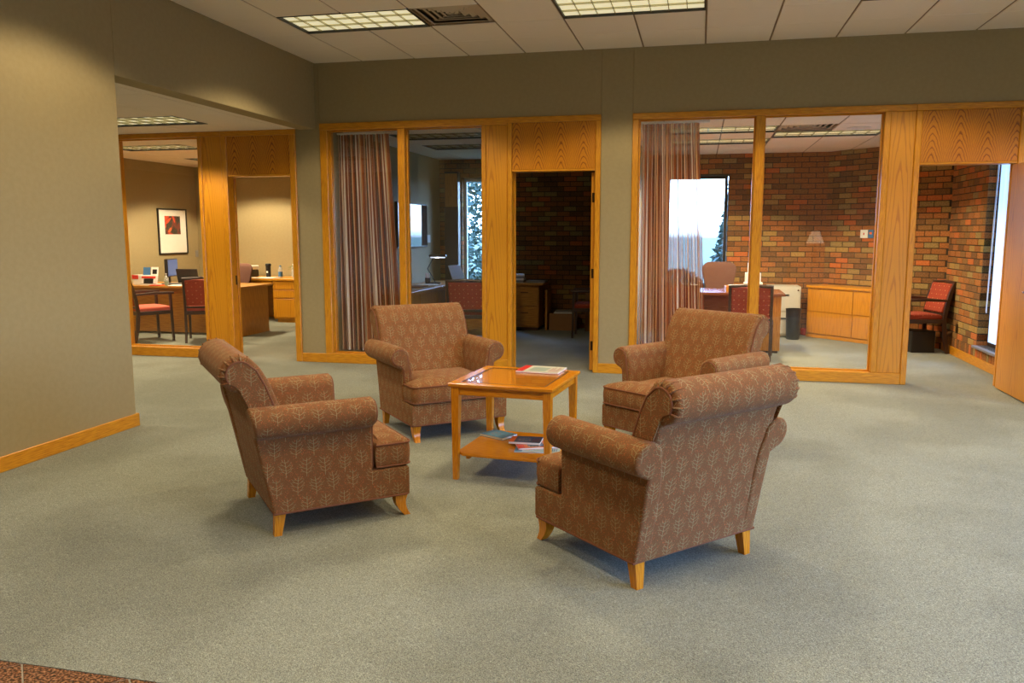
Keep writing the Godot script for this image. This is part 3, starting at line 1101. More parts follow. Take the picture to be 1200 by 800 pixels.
func make_armchair() -> Node3D:
	var w := thing("armchair", "", "armchair", Vector3.ZERO, 0.0, "rust armchairs round the side table")
	var cloth: Material = mt.chair_cloth
	# back with rolled top, outline in (z, y)
	var c0 := Vector2(-0.487, 0.828)
	var prof := [Vector2(-0.17, 0.36), Vector2(-0.222, 0.46), Vector2(-0.265, 0.56), Vector2(-0.306, 0.665), Vector2(-0.352, 0.79), Vector2(-0.388, 0.852)]
	prof.append_array(arc(c0, 0.09, 38, 262, 16))
	prof.append_array([Vector2(-0.470, 0.722), Vector2(-0.456, 0.68), Vector2(-0.418, 0.48), Vector2(-0.382, 0.28), Vector2(-0.354, 0.118), Vector2(-0.25, 0.118)])
	part(w, "backrest", mesh(ext(PackedVector2Array(prof), soft(-0.374, 0.374, 0.026), "x"), 50.0), cloth)
	for s in [-1.0, 1.0]:
		# scroll panel and its welt on the end of the back
		var sc := [Vector2(-0.335, 0.665), Vector2(-0.372, 0.765), Vector2(-0.410, 0.842)]
		sc.append_array(arc(c0, 0.062, 40, 215, 10))
		var pl := sc.duplicate()
		pl.append_array([Vector2(-0.500, 0.775), Vector2(-0.478, 0.735), Vector2(-0.448, 0.665)])
		part(w, "scroll_panel", mesh(ext(PackedVector2Array(pl), soft(s * 0.372, s * 0.381, 0.004 * s), "x"), 40.0), cloth)
		var path := []
		for p in sc:
			path.append(Vector3(s * 0.379, p.y, p.x))
		part(w, "welt", mesh(tube(path, 0.0055, 6)), mt.chair_piping)
		# gathered pleats round the roll
		for k in 7:
			var a := deg_to_rad(60.0 + 25.0 * k)
			var d := Vector2(cos(a), sin(a))
			var pp := []
			for q in [[0.066, 0.379], [0.080, 0.371], [0.090, 0.352], [0.0905, 0.31]]:
				pp.append(Vector3(s * q[1], c0.y + d.y * q[0], c0.x + d.x * q[0]))
			part(w, "pleat", mesh(tube(pp, [0.004, 0.006, 0.005, 0.001], 6)), cloth)
	# arms: outline in (x, y), swept from front to back
	for s in [-1.0, 1.0]:
		var ap := [Vector2(0.288, 0.118), Vector2(0.377, 0.118), Vector2(0.377, 0.40), Vector2(0.379, 0.50)]
		ap.append_array(arc(Vector2(0.392, 0.590), 0.076, -78, 184, 18))
		ap.append_array([Vector2(0.298, 0.52), Vector2(0.290, 0.42)])
		var poly := PackedVector2Array()
		for p in ap:
			poly.append(Vector2(p.x * s, p.y))
		var slope := func(v: Vector3) -> Vector3:
			if v.z < -0.3:
				v.z = v.z + 0.45 - 0.354 - 0.112 * clampf((v.y - 0.118) / 0.55, 0.0, 1.0)
			return v
		part(w, "arm", mesh(ext(poly, soft(-0.45, 0.155, 0.016), "z", slope), 50.0), cloth)
		var fp := [Vector2(0.315, 0.285), Vector2(0.358, 0.285), Vector2(0.358, 0.42), Vector2(0.364, 0.50)]
		fp.append_array(arc(Vector2(0.392, 0.590), 0.058, -95, 190, 14))
		fp.append_array([Vector2(0.322, 0.50), Vector2(0.315, 0.42)])
		var fpoly := PackedVector2Array()
		var path := []
		for p in fp:
			fpoly.append(Vector2(p.x * s, p.y))
			path.append(Vector3(p.x * s, p.y, 0.158))
		part(w, "arm_front", mesh(ext(fpoly, soft(0.150, 0.162, 0.005), "z"), 40.0), cloth)
		part(w, "welt", mesh(tube(path.slice(1), 0.005, 6)), mt.chair_piping)
	# base and seat
	part(w, "base", mesh(bx(-0.288, 0.288, 0.124, 0.30, -0.34, 0.14, 0.004) + ext(PackedVector2Array([Vector2(-0.378, 0.12), Vector2(-0.378, 0.352), Vector2(0.378, 0.352), Vector2(0.378, 0.12)]), soft(0.118, 0.274, 0.014), "y"), 50.0), cloth)
	var T := [Vector2(-0.374, 0.174)]
	T.append_array(arc(Vector2(-0.334, 0.328), 0.04, 180, 90, 4))
	T.append_array(arc(Vector2(0.334, 0.328), 0.04, 90, 0, 4))
	T.append_array([Vector2(0.374, 0.174), Vector2(0.287, 0.168), Vector2(0.287, -0.24), Vector2(-0.287, -0.24), Vector2(-0.287, 0.168)])
	part(w, "seat_cushion", mesh(cushion(T, [[0.03, 0.272], [0.010, 0.276], [0.001, 0.290], [-0.004, 0.33], [-0.004, 0.36], [0.001, 0.392], [0.010, 0.408], [0.026, 0.419]], Vector2(0, 0.20), [[0.1, 0.428], [0.3, 0.440], [0.6, 0.449], [1.0, 0.452]]), 60.0), cloth)
	for y in [0.285, 0.400]:
		var path := []
		for p in T.slice(0, 11):
			path.append(Vector3(p.x, y, p.y) + Vector3(p.x, 0, 0).normalized() * 0.002)
		part(w, "welt", mesh(tube(path, 0.005, 6)), mt.chair_piping)
	var hem := []
	for p in [Vector2(-0.378, -0.35), Vector2(-0.378, 0.34), Vector2(-0.366, 0.352), Vector2(0.366, 0.352), Vector2(0.378, 0.34), Vector2(0.378, -0.35), Vector2(-0.378, -0.352)]:
		hem.append(Vector3(p.x, 0.121, p.y))
	part(w, "welt", mesh(tube(hem, 0.0055, 6)), mt.chair_piping)
	for s in [-1.0, 1.0]:
		var rows := []
		for k in 7:
			var q := k / 6.0
			rows.append([Vector3(s * (0.338 + 0.004 * q), 0.122 * (1.0 - q), 0.315 - 0.012 * sin(q * PI) + 0.030 * q * q), lerpf(0.030, 0.019, q), lerpf(0.034, 0.017, q)])
		part(w, "leg", mesh(bar(rows), 30.0), mt.cherry_up)
		part(w, "leg", mesh(bar([[Vector3(s * 0.335, 0.122, -0.318), 0.027, 0.027], [Vector3(s * 0.338, 0.0, -0.334), 0.018, 0.019]]), 30.0), mt.cherry_up)
	return w

func booklet(nm: String, label: String, cat: String, at: Vector3, turn: float, w: float, d: float, h: float, m: Material, group: String, tilt := 0.0) -> void:
	var o := thing(nm, label, cat, at, turn, group)
	part(o, "pages", box(Vector3(w - 0.004, h - 0.002, d - 0.004), 0.0), mt.paper, Vector3(0, h / 2, 0), Vector3(0, 0, tilt))
	part(o, "back_cover", box(Vector3(w, 0.0012, d), 0.0), m, Vector3(0, 0.0006, 0), Vector3(0, 0, tilt))
	part(o, "front_cover", sheet(w, d), m, Vector3(0, h, 0), Vector3(-PI / 2, 0, tilt))

func lobby() -> void:
	var ch := make_armchair()
	var spots := [
		[Vector2(2.26, 4.596), Vector2(0.75, -0.66), "rust patterned armchair in side view on the left, facing right toward the table"],
		[Vector2(2.332, 2.723), Vector2(0.66, 0.75), "rust patterned armchair facing the camera in front of the dark office screen"],
		[Vector2(4.10, 2.80), Vector2(-0.6, 0.8), "rust patterned armchair half hidden behind the front armchair, before the right curtain"],
		[Vector2(4.008, 4.80), Vector2(-0.73, -0.68), "rust patterned armchair turned away, its broad back to the camera"]]
	for i in 4:
		var s: Array = spots[i]
		var o: Node3D = ch
		if i > 0:
			o = ch.duplicate()
			o.name = numbered("armchair")
			add_child(o)
		o.position = Vector3(s[0].x, 0, s[0].y)
		o.rotation.y = facing(s[1].x, s[1].y)
		o.set_meta("label", s[2])
	# ---- side table
	var tb := thing("side_table", "square cherry side table with glass inset top and lower shelf", "table", Vector3(3.146, 0, 3.705), deg_to_rad(-5.5))
	var hx := 0.325
	var hz := 0.335
	var hy := 0.60
	for s in [-1.0, 1.0]:
		part(tb, "top_rail", mesh(ext(PackedVector2Array([Vector2(-hx, s * hz), Vector2(hx, s * hz), Vector2(hx - 0.062, s * (hz - 0.062)), Vector2(-hx + 0.062, s * (hz - 0.062))]), [[0.006, hy - 0.024], [0.0, hy - 0.018], [0.0, hy - 0.004], [0.003, hy]], "y"), 25.0), mt.cherry_x)
		part(tb, "top_rail", mesh(ext(PackedVector2Array([Vector2(s * hx, -hz), Vector2(s * hx, hz), Vector2(s * (hx - 0.062), hz - 0.062), Vector2(s * (hx - 0.062), -hz + 0.062)]), [[0.006, hy - 0.024], [0.0, hy - 0.018], [0.0, hy - 0.004], [0.003, hy]], "y"), 25.0), mt.cherry_z)
		slab(tb, "apron", mt.cherry_x, -hx + 0.06, hx - 0.06, hy - 0.074, hy - 0.024, s * (hz - 0.034) - 0.009, s * (hz - 0.034) + 0.009)
		slab(tb, "apron", mt.cherry_z, s * (hx - 0.034) - 0.009, s * (hx - 0.034) + 0.009, hy - 0.074, hy - 0.024, -hz + 0.06, hz - 0.06)
		for q in [-1.0, 1.0]:
			part(tb, "leg", mesh(bar([[Vector3(s * (hx - 0.038), hy - 0.024, q * (hz - 0.038)), 0.024, 0.024], [Vector3(s * (hx - 0.038), hy - 0.09, q * (hz - 0.038)), 0.024, 0.024], [Vector3(s * (hx - 0.034), 0.0, q * (hz - 0.034)), 0.0155, 0.0155]]), 20.0), mt.cherry_up)
	slab(tb, "top_base", mt.black_metal, -hx + 0.055, hx - 0.055, hy - 0.020, hy - 0.009, -hz + 0.055, hz - 0.055, 0.0)
	slab(tb, "top_field", mt.cherry_x, -hx + 0.066, hx - 0.066, hy - 0.009, hy - 0.003, -hz + 0.066, hz - 0.066, 0.0)
	slab(tb, "glass_inset", mt.glass, -hx + 0.066, hx - 0.066, hy - 0.0025, hy + 0.001, -hz + 0.066, hz - 0.066, 0.001)
	for s in [-1.0, 1.0]:
		slab(tb, "inlay", mt.black_metal, -hx + 0.060, hx - 0.060, hy - 0.006, hy + 0.0008, s * (hz - 0.063) - 0.003, s * (hz - 0.063) + 0.003, 0.0)
		slab(tb, "inlay", mt.black_metal, s * (hx - 0.063) - 0.003, s * (hx - 0.063) + 0.003, hy - 0.006, hy + 0.0008, -hz + 0.066, hz - 0.066, 0.0)
	var sx := hx - 0.03
	var sz := hz - 0.03
	var cc := 0.045
	part(tb, "shelf", mesh(ext(PackedVector2Array([Vector2(-sx + cc, -sz), Vector2(sx - cc, -sz), Vector2(sx, -sz + cc), Vector2(sx, sz - cc), Vector2(sx - cc, sz), Vector2(-sx + cc, sz), Vector2(-sx, sz - cc), Vector2(-sx, -sz + cc)]), [[0.004, 0.148], [0.0, 0.152], [0.0, 0.164], [0.004, 0.168]], "y"), 20.0), mt.cherry_x)
	for s in [-1.0, 1.0]:
		slab(tb, "shelf_bearer", mt.cherry_z, s * (sx - 0.07) - 0.012, s * (sx - 0.07) + 0.012, 0.124, 0.148, -sz + 0.03, sz - 0.03)
	# ---- reading matter
	cover("cover_table", rgb8(206, 204, 190), rgb8(206, 44, 40), rgb8(150, 168, 160), rgb8(196, 176, 130), 4)
	cover("cover_blue", rgb8(66, 130, 160), rgb8(50, 100, 134), rgb8(84, 150, 176), rgb8(206, 70, 50), 5)
	cover("cover_orange", rgb8(44, 70, 104), rgb8(228, 96, 30), rgb8(70, 90, 120), rgb8(220, 150, 90), 6)
	cover("cover_mixed", rgb8(226, 116, 40), rgb8(222, 60, 36), rgb8(60, 80, 110), rgb8(236, 226, 200), 7)
	cover("cover_pale", rgb8(180, 196, 196), rgb8(70, 130, 160), rgb8(140, 170, 170), rgb8(214, 200, 160), 8)
	booklet("magazine", "pale magazine with red spine lying on the glass table top", "magazine", Vector3(3.255, 0.6015, 3.455), deg_to_rad(84), 0.225, 0.285, 0.010, mt.cover_table, "reading matter on the side table")
	booklet("book", "blue picture book on the lower shelf, apart from the others", "book", Vector3(2.985, 0.169, 3.535), deg_to_rad(62), 0.15, 0.20, 0.014, mt.cover_blue, "reading matter on the side table")
	booklet("magazine", "pale magazine at the bottom of the pile on the lower shelf", "magazine", Vector3(3.30, 0.169, 3.79), deg_to_rad(96), 0.20, 0.275, 0.006, mt.cover_pale, "reading matter on the side table")
	booklet("book", "orange and white booklet in the middle of the shelf pile", "book", Vector3(3.275, 0.1755, 3.735), deg_to_rad(112), 0.19, 0.25, 0.010, mt.cover_mixed, "reading matter on the side table")
	booklet("book", "dark blue booklet with orange edge topping the shelf pile", "book", Vector3(3.205, 0.186, 3.70), deg_to_rad(92), 0.15, 0.20, 0.014, mt.cover_orange, "reading matter on the side table")
	# ---- console and lamp beside the camera, mirrored faintly in the right screen
	var con := thing("console_table", "dark wood console table standing beside the camera", "table", Vector3(6.41, 0, 8.05))
	slab(con, "top", mt.cherry_x, -0.5, 0.5, 0.86, 0.89, -0.18, 0.18)
	for s in [-1.0, 1.0]:
		for q in [-1.0, 1.0]:
			part(con, "leg", mesh(bar([[Vector3(s * 0.46, 0.86, q * 0.15), 0.022, 0.022], [Vector3(s * 0.46, 0.0, q * 0.15), 0.015, 0.015]]), 20.0), mt.cherry_up)
	var tl := thing("table_lamp", "lit table lamp with a flared pale shade on the console", "lamp", Vector3(6.41, 0.89, 8.0))
	part(tl, "base", mesh(lathe([[0.08, 0.0], [0.08, 0.015], [0.03, 0.03], [0.06, 0.12], [0.065, 0.2], [0.03, 0.3], [0.012, 0.32], [0.010, 0.44]], 24)), mt.bronze)
	part(tl, "shade", mesh(lathe([[0.17, 0.40], [0.165, 0.402], [0.12, 0.52], [0.08, 0.63], [0.076, 0.63]], 24)), mt.lamp_shade)
	var ol := OmniLight3D.new()
	ol.name = "bulb"
	ol.light_energy = 0.5
	ol.light_color = Color(1.0, 0.82, 0.6)
	ol.light_size = 0.05
	ol.omni_range = 9.0
	ol.omni_attenuation = 2.0
	ol.shadow_enabled = true
	tl.add_child(ol)
	ol.position = Vector3(0, 0.5, 0)

func curtain(label: String, x0: float, x1: float, y0: float, y1: float, z: float, pleats: int) -> void:
	var w := thing("curtain", label, "curtain", Vector3.ZERO, 0.0, "striped sheer curtains")
	var n := pleats * 8
	var v := PackedVector3Array()
	var uv := PackedVector2Array()
	var g := RandomNumberGenerator.new()
	g.seed = int(x0 * 100.0) + 5
	var amp := []
	for k in pleats + 1:
		amp.append(g.randf_range(0.018, 0.036))
	var P := func(i: int, r: int) -> Vector3:
		var s := float(i) / n
		var a: float = amp[mini(i / 8, pleats)]
		var f := 0.75 + 0.25 * r
		var x := lerpf(x0, x1, s) + (0.03 * r * s) + 0.006 * sin(i * 0.9 + r)
		return Vector3(x, lerpf(y1, y0, r / 4.0), z + sin(TAU * i / 8.0) * a * f)
	for i in n:
		for r in 4:
			var q := [P.call(i, r), P.call(i + 1, r), P.call(i + 1, r + 1), P.call(i, r + 1)]
			var u := [Vector2(2.0 * i / n, r / 4.0), Vector2(2.0 * (i + 1) / n, r / 4.0), Vector2(2.0 * (i + 1) / n, (r + 1) / 4.0), Vector2(2.0 * i / n, (r + 1) / 4.0)]
			for k in [0, 1, 2, 0, 2, 3]:
				v.append(q[k])
				uv.append(u[k])
	var st := SurfaceTool.new()
	st.begin(Mesh.PRIMITIVE_TRIANGLES)
	st.set_smooth_group(0)
	for i in v.size():
		st.set_uv(uv[i])
		st.add_vertex(v[i])
	st.generate_normals()
	part(w, "drape", st.commit(), mt.curtain)
	slab(w, "curtain_track", mt.white_plastic, x0 - 0.01, x1 + 0.1, y1, y1 + 0.02, z - 0.02, z + 0.02)

# =====================================================================  office furniture
func guest_chair(label: String, at: Vector3, turn: float, group: String, arms: bool, seat_m: Material) -> Node3D:
	var w := thing("guest_chair", label, "chair", at, turn, group)
	var m: Material = mt.espresso
	for s in [-1.0, 1.0]:
		part(w, "leg", mesh(bar([[Vector3(s * 0.235, 0.66 if arms else 0.44, 0.22), 0.018, 0.016], [Vector3(s * 0.24, 0.0, 0.235), 0.014, 0.014]]), 25.0), m)
		var rows := []
		for q in [[0.0, -0.295], [0.2, -0.245], [0.42, -0.225], [0.6, -0.250], [0.75, -0.285], [0.88, -0.335]]:
			rows.append([Vector3(s * 0.235, q[0], q[1]), 0.016, 0.022])
		part(w, "leg", mesh(bar(rows), 30.0), m)
		part(w, "side_rail", box(Vector3(0.024, 0.05, 0.44), 0.004), m, Vector3(s * 0.235, 0.405, -0.005))
		if arms:
			part(w, "arm", mesh(bar([[Vector3(s * 0.240, 0.655, 0.245), 0.022, 0.022], [Vector3(s * 0.240, 0.682, 0.245), 0.022, 0.022]]) + tube([Vector3(s * 0.24, 0.668, 0.25), Vector3(s * 0.242, 0.674, 0.0), Vector3(s * 0.238, 0.66, -0.25)], [0.017, 0.021, 0.014], 8), 40.0), m)
	for z in [0.215, -0.225]:
		part(w, "seat_rail", box(Vector3(0.45, 0.05, 0.022), 0.004), m, Vector3(0, 0.405, z))
	part(w, "seat", mesh(ext(PackedVector2Array([Vector2(-0.225, -0.20), Vector2(-0.235, 0.235), Vector2(0.235, 0.235), Vector2(0.225, -0.20)]), [[0.01, 0.425], [0.0, 0.435], [0.0, 0.468], [0.012, 0.485], [0.06, 0.495]], "y"), 50.0), seat_m)
	part(w, "top_rail", mesh(tube([Vector3(-0.25, 0.875, -0.33), Vector3(0, 0.89, -0.345), Vector3(0.25, 0.875, -0.33)], 0.018, 8)), m)
	var tilt := atan2(0.10, 0.36)
	part(w, "backrest", box(Vector3(0.445, 0.37, 0.05), 0.012), mt.red_cloth, Vector3(0, 0.685, -0.270), Vector3(-tilt, 0, 0))
	part(w, "lower_rail", box(Vector3(0.445, 0.03, 0.022), 0.004), m, Vector3(0, 0.485, -0.232))
	return w

func desk_chair(label: String, at: Vector3, turn: float, m: Material, back_h: float) -> void:
	var w := thing("office_chair", label, "chair", at, turn)
	part(w, "seat", mesh(ext(PackedVector2Array([Vector2(-0.24, -0.22), Vector2(-0.25, 0.2), Vector2(-0.18, 0.26), Vector2(0.18, 0.26), Vector2(0.25, 0.2), Vector2(0.24, -0.22)]), soft(0.42, 0.50, 0.03), "y"), 50.0), m)
	var o := [Vector2(-0.16, 0.52)]
	o.append_array(arc(Vector2(-0.13, back_h - 0.12), 0.11, 180, 90, 5))
	o.append_array(arc(Vector2(0.13, back_h - 0.12), 0.11, 90, 0, 5))
	o.append_array([Vector2(0.16, 0.52)])
	var lean := func(v: Vector3) -> Vector3:
		v.z -= 0.16 * (v.y - 0.5)
		v.z += 0.9 * v.x * v.x
		return v
	part(w, "backrest", mesh(ext(PackedVector2Array(o), soft(-0.30, -0.23, 0.025), "z", lean), 50.0), m)
	part(w, "column", mesh(lathe([[0.03, 0.1], [0.03, 0.28], [0.02, 0.28], [0.02, 0.42]], 14)), mt.black_metal)
	part(w, "back_bracket", mesh(tube([Vector3(0, 0.41, 0.0), Vector3(0, 0.42, -0.24), Vector3(0, 0.62, -0.31)], 0.02, 8)), mt.black_metal)
	for k in 5:
		var d := Vector3(cos(TAU * k / 5.0), 0, sin(TAU * k / 5.0))
		part(w, "base_leg", mesh(tube([Vector3(0, 0.13, 0), d * 0.16 + Vector3(0, 0.11, 0), d * 0.30 + Vector3(0, 0.07, 0)], [0.026, 0.022, 0.016], 8)), mt.black_metal)
		part(w, "caster", mesh(Transform3D(Basis(Vector3.RIGHT, PI / 2), d * 0.30) * lathe([[0.03, -0.02], [0.03, 0.02]], 12)), mt.black_plastic, Vector3(0, 0.03, 0))
	for s in [-1.0, 1.0]:
		part(w, "arm", mesh(tube([Vector3(s * 0.25, 0.44, 0.0), Vector3(s * 0.31, 0.46, 0.0), Vector3(s * 0.31, 0.66, 0.0)], 0.014, 8) + bx(s * 0.31 - 0.035, s * 0.31 + 0.035, 0.655, 0.685, -0.13, 0.12, 0.01), 40.0), mt.black_plastic)

func framed_print(at: Vector3, turn: float, w: float, h: float) -> void:
	var o := thing("framed_print", "black framed print of red petals with a wide white mat", "picture", at, turn)
	var t := 0.022
	for s in [-1.0, 1.0]:
		part(o, "frame", box(Vector3(w, t, 0.03), 0.003), mt.black_metal, Vector3(0, s * (h - t) / 2.0, 0.015))
		part(o, "frame", box(Vector3(t, h - 2 * t, 0.03), 0.003), mt.black_metal, Vector3(s * (w - t) / 2.0, 0, 0.015))
	part(o, "mat", box(Vector3(w - 2 * t, h - 2 * t, 0.012), 0.0), mt.paper, Vector3(0, 0, 0.008))
	var pm := plain("petal_print", Color.WHITE, 0.6)
	pm.albedo_texture = blotches(128, 128, rgb8(34, 26, 14), [rgb8(232, 78, 30), rgb8(246, 110, 46), rgb8(214, 54, 24), rgb8(120, 30, 16)], 16, 77)
	part(o, "print", sheet(0.42, 0.31), pm, Vector3(0.0, 0.105, 0.0148))
	part(o, "pane", box(Vector3(w - 2 * t, h - 2 * t, 0.002), 0.0), mt.glass, Vector3(0, 0, 0.020))

func bottle(label: String, at: Vector3, r: float, h: float, liquid: Material, cap: Material) -> void:
	var w := thing("bottle", label, "bottle", at, 0.0, "bottles on the credenza")
	part(w, "body", mesh(lathe([[r, 0.0], [r, h * 0.68], [r * 0.9, h * 0.75], [r * 0.42, h * 0.88], [r * 0.42, h * 0.92]], 16)), mt.clear_plastic)
	part(w, "wrapper", mesh(lathe([[r * 1.02, h * 0.12], [r * 1.02, h * 0.5]], 16)), liquid)
	part(w, "cap", mesh(lathe([[r * 0.5, h * 0.91], [r * 0.5, h]], 14)), cap)

func office_left() -> void:
	framed_print(Vector3(-4.6, 1.515, -3.78), PI / 2, 0.78, 0.77)
	solo("light_switch", box(Vector3(0.012, 0.12, 0.08), 0.003), mt.grey_plastic, "grey switch plate on the wall beside the framed print", "switch", Vector3(-4.594, 1.12, -4.44))
	var dk := thing("desk", "light wood desk with full front panel in the print office", "desk")
	slab(dk, "top", mt.desk_x, -4.25, -2.15, 0.69, 0.72, -2.75, -1.80)
	slab(dk, "front_panel", mt.desk_x, -4.2, -2.2, 0.03, 0.69, -1.97, -1.95)
	slab(dk, "end_panel", mt.desk_up, -2.2, -2.17, 0.0, 0.69, -2.62, -1.86)
	slab(dk, "end_panel", mt.desk_up, -4.22, -4.19, 0.0, 0.69, -2.62, -1.86)
	guest_chair("dark wood armchair with red seat, side on before the print office desk", Vector3(-3.215, 0, -1.21), facing(0.51, -0.86), "red guest chairs", true, mt.pink_cloth)
	guest_chair("red dotted guest chair beside the oak post, its back to the lobby", Vector3(-2.48, 0, -1.46), facing(-0.47, -0.88), "red guest chairs", false, mt.pink_cloth)
	desk_chair("taupe desk chair behind the desk in the print office", Vector3(-3.15, 0, -3.2), facing(0.1, 1.0), mt.taupe_cloth, 1.0)
	# on the desk
	var mo := thing("monitor", "black flat monitor turned sideways with a blue lit screen", "monitor", Vector3(-3.62, 0.72, -2.35), facing(0.9, -0.25))
	part(mo, "stand", mesh(bx(-0.1, 0.1, 0.0, 0.012, -0.08, 0.08, 0.004) + bx(-0.025, 0.025, 0.01, 0.16, -0.05, -0.03, 0.004), 20.0), mt.black_plastic)
	part(mo, "bezel", box(Vector3(0.42, 0.27, 0.05), 0.008), mt.black_plastic, Vector3(0, 0.245, -0.01))
	part(mo, "screen", sheet(0.39, 0.24), mt.screen_glow, Vector3(0, 0.245, 0.0162))
	var lp := thing("laptop", "open black laptop beside the monitor", "laptop", Vector3(-3.30, 0.72, -2.40), facing(-0.1, -1.0))
	part(lp, "keyboard_base", box(Vector3(0.34, 0.02, 0.24), 0.004), mt.black_plastic, Vector3(0, 0.011, 0))
	part(lp, "lid", box(Vector3(0.34, 0.22, 0.012), 0.003), mt.black_plastic, Vector3(0, 0.125, -0.15), Vector3(-0.25, 0, 0))
	var kb := thing("keyboard", "black keyboard lying on the desk in front of the monitor", "keyboard", Vector3(-3.42, 0.72, -2.12), 0.1)
	part(kb, "case", box(Vector3(0.4, 0.018, 0.14), 0.004), mt.black_plastic, Vector3(0, 0.009, 0))
	part(kb, "keys", box(Vector3(0.37, 0.008, 0.11), 0.002), mt.grey_plastic, Vector3(0, 0.02, 0))
	var br := thing("brochure_holder", "white stand of red and blue brochures on the desk edge", "brochure holder", Vector3(-3.70, 0.72, -1.95), 0.12)
	part(br, "stand", box(Vector3(0.26, 0.02, 0.14), 0.003), mt.white_plastic, Vector3(0, 0.01, 0))
	part(br, "tray", box(Vector3(0.24, 0.13, 0.05), 0.006), mt.white_plastic, Vector3(0, 0.085, 0.03), Vector3(-0.2, 0, 0))
	part(br, "brochure", box(Vector3(0.11, 0.19, 0.006), 0.001), mt.blue_paper, Vector3(-0.065, 0.17, -0.015), Vector3(-0.2, 0, 0))
	part(br, "brochure", box(Vector3(0.11, 0.2, 0.006), 0.001), mt.paper, Vector3(0.06, 0.17, -0.015), Vector3(-0.2, 0, 0))
	part(br, "brochure_band", box(Vector3(0.22, 0.03, 0.004), 0.001), mt.red_paper, Vector3(0, 0.12, 0.053), Vector3(-0.2, 0, 0))
	part(br, "brochure_picture", box(Vector3(0.15, 0.07, 0.004), 0.001), mt.black_plastic, Vector3(0, 0.065, 0.062), Vector3(-0.2, 0, 0))
	part(br, "brochure_picture", box(Vector3(0.07, 0.07, 0.004), 0.001), mt.black_plastic, Vector3(0.06, 0.2, -0.016), Vector3(-0.2, 0, 0))
	var bb := thing("brochure_holder", "white box of red-edged leaflets at the left end of the desk", "brochure holder", Vector3(-3.92, 0.72, -1.98), 0.1)
	part(bb, "box", box(Vector3(0.14, 0.15, 0.1), 0.004), mt.white_plastic, Vector3(0, 0.076, 0))
	part(bb, "leaflet", box(Vector3(0.1, 0.06, 0.004), 0.001), mt.red_paper, Vector3(-0.03, 0.12, 0.052))
	var sa := thing("sanitizer_bottle", "clear pump bottle of hand gel on the desk", "bottle", Vector3(-3.40, 0.72, -1.90))
	part(sa, "body", mesh(lathe([[0.032, 0.0], [0.034, 0.01], [0.034, 0.1], [0.015, 0.125], [0.013, 0.13]], 16)), mt.clear_plastic)
	part(sa, "gel", mesh(lathe([[0.029, 0.004], [0.029, 0.07]], 14)), mt.leaf_green)
	part(sa, "pump", mesh(lathe([[0.014, 0.128], [0.014, 0.14], [0.004, 0.142], [0.004, 0.17], [0.012, 0.172], [0.012, 0.18]], 12)), mt.white_plastic)
	for a in [[-3.55, -1.88, 0.16, 0.2, "red_paper", "red leaflet on the desk next to the pump bottle"], [-3.22, -1.90, 0.2, 0.26, "paper", "white sheets of paper on the desk below the laptop"], [-3.46, -1.87, 0.1, 0.1, "orange_paper", "small orange note pad beside the pump bottle"]]:
		solo("papers", box(Vector3(a[2], 0.012, a[3] * 0.7), 0.001), mt[a[4]], a[5], "papers", Vector3(a[0], 0.7265, a[1]), 0.2)
	# credenza along the far wall
	var cr := thing("credenza", "honey oak credenza with a three drawer pedestal along the far wall", "credenza")
	slab(cr, "top", mt.oak_x, -4.3, -2.1, 0.70, 0.735, -4.46, -3.68)
	slab(cr, "apron", mt.oak_x, -4.25, -2.72, 0.63, 0.70, -3.73, -3.71)
	slab(cr, "back_panel", mt.desk_x, -4.25, -2.72, 0.05, 0.70, -4.40, -4.38)
	slab(cr, "pedestal", mt.oak_up, -2.70, -2.28, 0.06, 0.70, -4.40, -3.72)
	slab(cr, "plinth", mt.oak_x, -2.66, -2.28, 0.0, 0.06, -4.36, -3.76)
	slab(cr, "end_panel", mt.oak_up, -2.28, -2.25, 0.0, 0.70, -4.42, -3.72)
	slab(cr, "end_panel", mt.oak_up, -4.28, -4.25, 0.0, 0.70, -4.42, -3.72)
	for d in [[0.09, 0.39], [0.415, 0.535], [0.56, 0.675]]:
		var dr := slab(cr, "drawer", mt.oak_plank, -2.695, -2.285, d[0], d[1], -3.722, -3.698)
		part(dr, "pull", box(Vector3(0.39, 0.012, 0.012), 0.002), mt.oak_x, Vector3(0, (d[1] - d[0]) / 2.0 + 0.004, 0.008))
	var pr := thing("printer", "white desktop printer at the left end of the credenza", "printer", Vector3(-3.45, 0.735, -4.12), 0.0)
	part(pr, "body", box(Vector3(0.36, 0.12, 0.3), 0.012), mt.black_plastic, Vector3(0, 0.061, 0))
	part(pr, "cover", box(Vector3(0.36, 0.07, 0.32), 0.012), mt.white_plastic, Vector3(0, 0.16, 0))
	part(pr, "paper_tray", box(Vector3(0.26, 0.006, 0.16), 0.001), mt.paper, Vector3(0, 0.08, 0.2), Vector3(0.3, 0, 0))
	var th := thing("thermos", "tall black thermos cup on the credenza", "thermos", Vector3(-2.89, 0.735, -3.92))
	part(th, "body", mesh(lathe([[0.036, 0.0], [0.04, 0.02], [0.044, 0.2]], 18)), mt.black_plastic)
	part(th, "lid", mesh(lathe([[0.05, 0.2], [0.05, 0.225], [0.04, 0.24]], 18)), mt.black_metal)
	part(th, "emblem", box(Vector3(0.03, 0.03, 0.004), 0.001), mt.paper, Vector3(0, 0.1, 0.042))
	bottle("plastic bottle with blue cap and blue wrapper", Vector3(-2.655, 0.735, -3.90), 0.036, 0.21, mt.blue_paper, mt.blue_paper)
	bottle("clear plastic bottle with white cap beside the plant", Vector3(-2.53, 0.735, -4.12), 0.034, 0.23, mt.clear_plastic, mt.white_plastic)
	solo("papers", box(Vector3(0.34, 0.012, 0.22), 0.001), mt.paper, "stack of white papers in front of the black thermos", "papers", Vector3(-2.84, 0.7415, -3.79), 0.0)
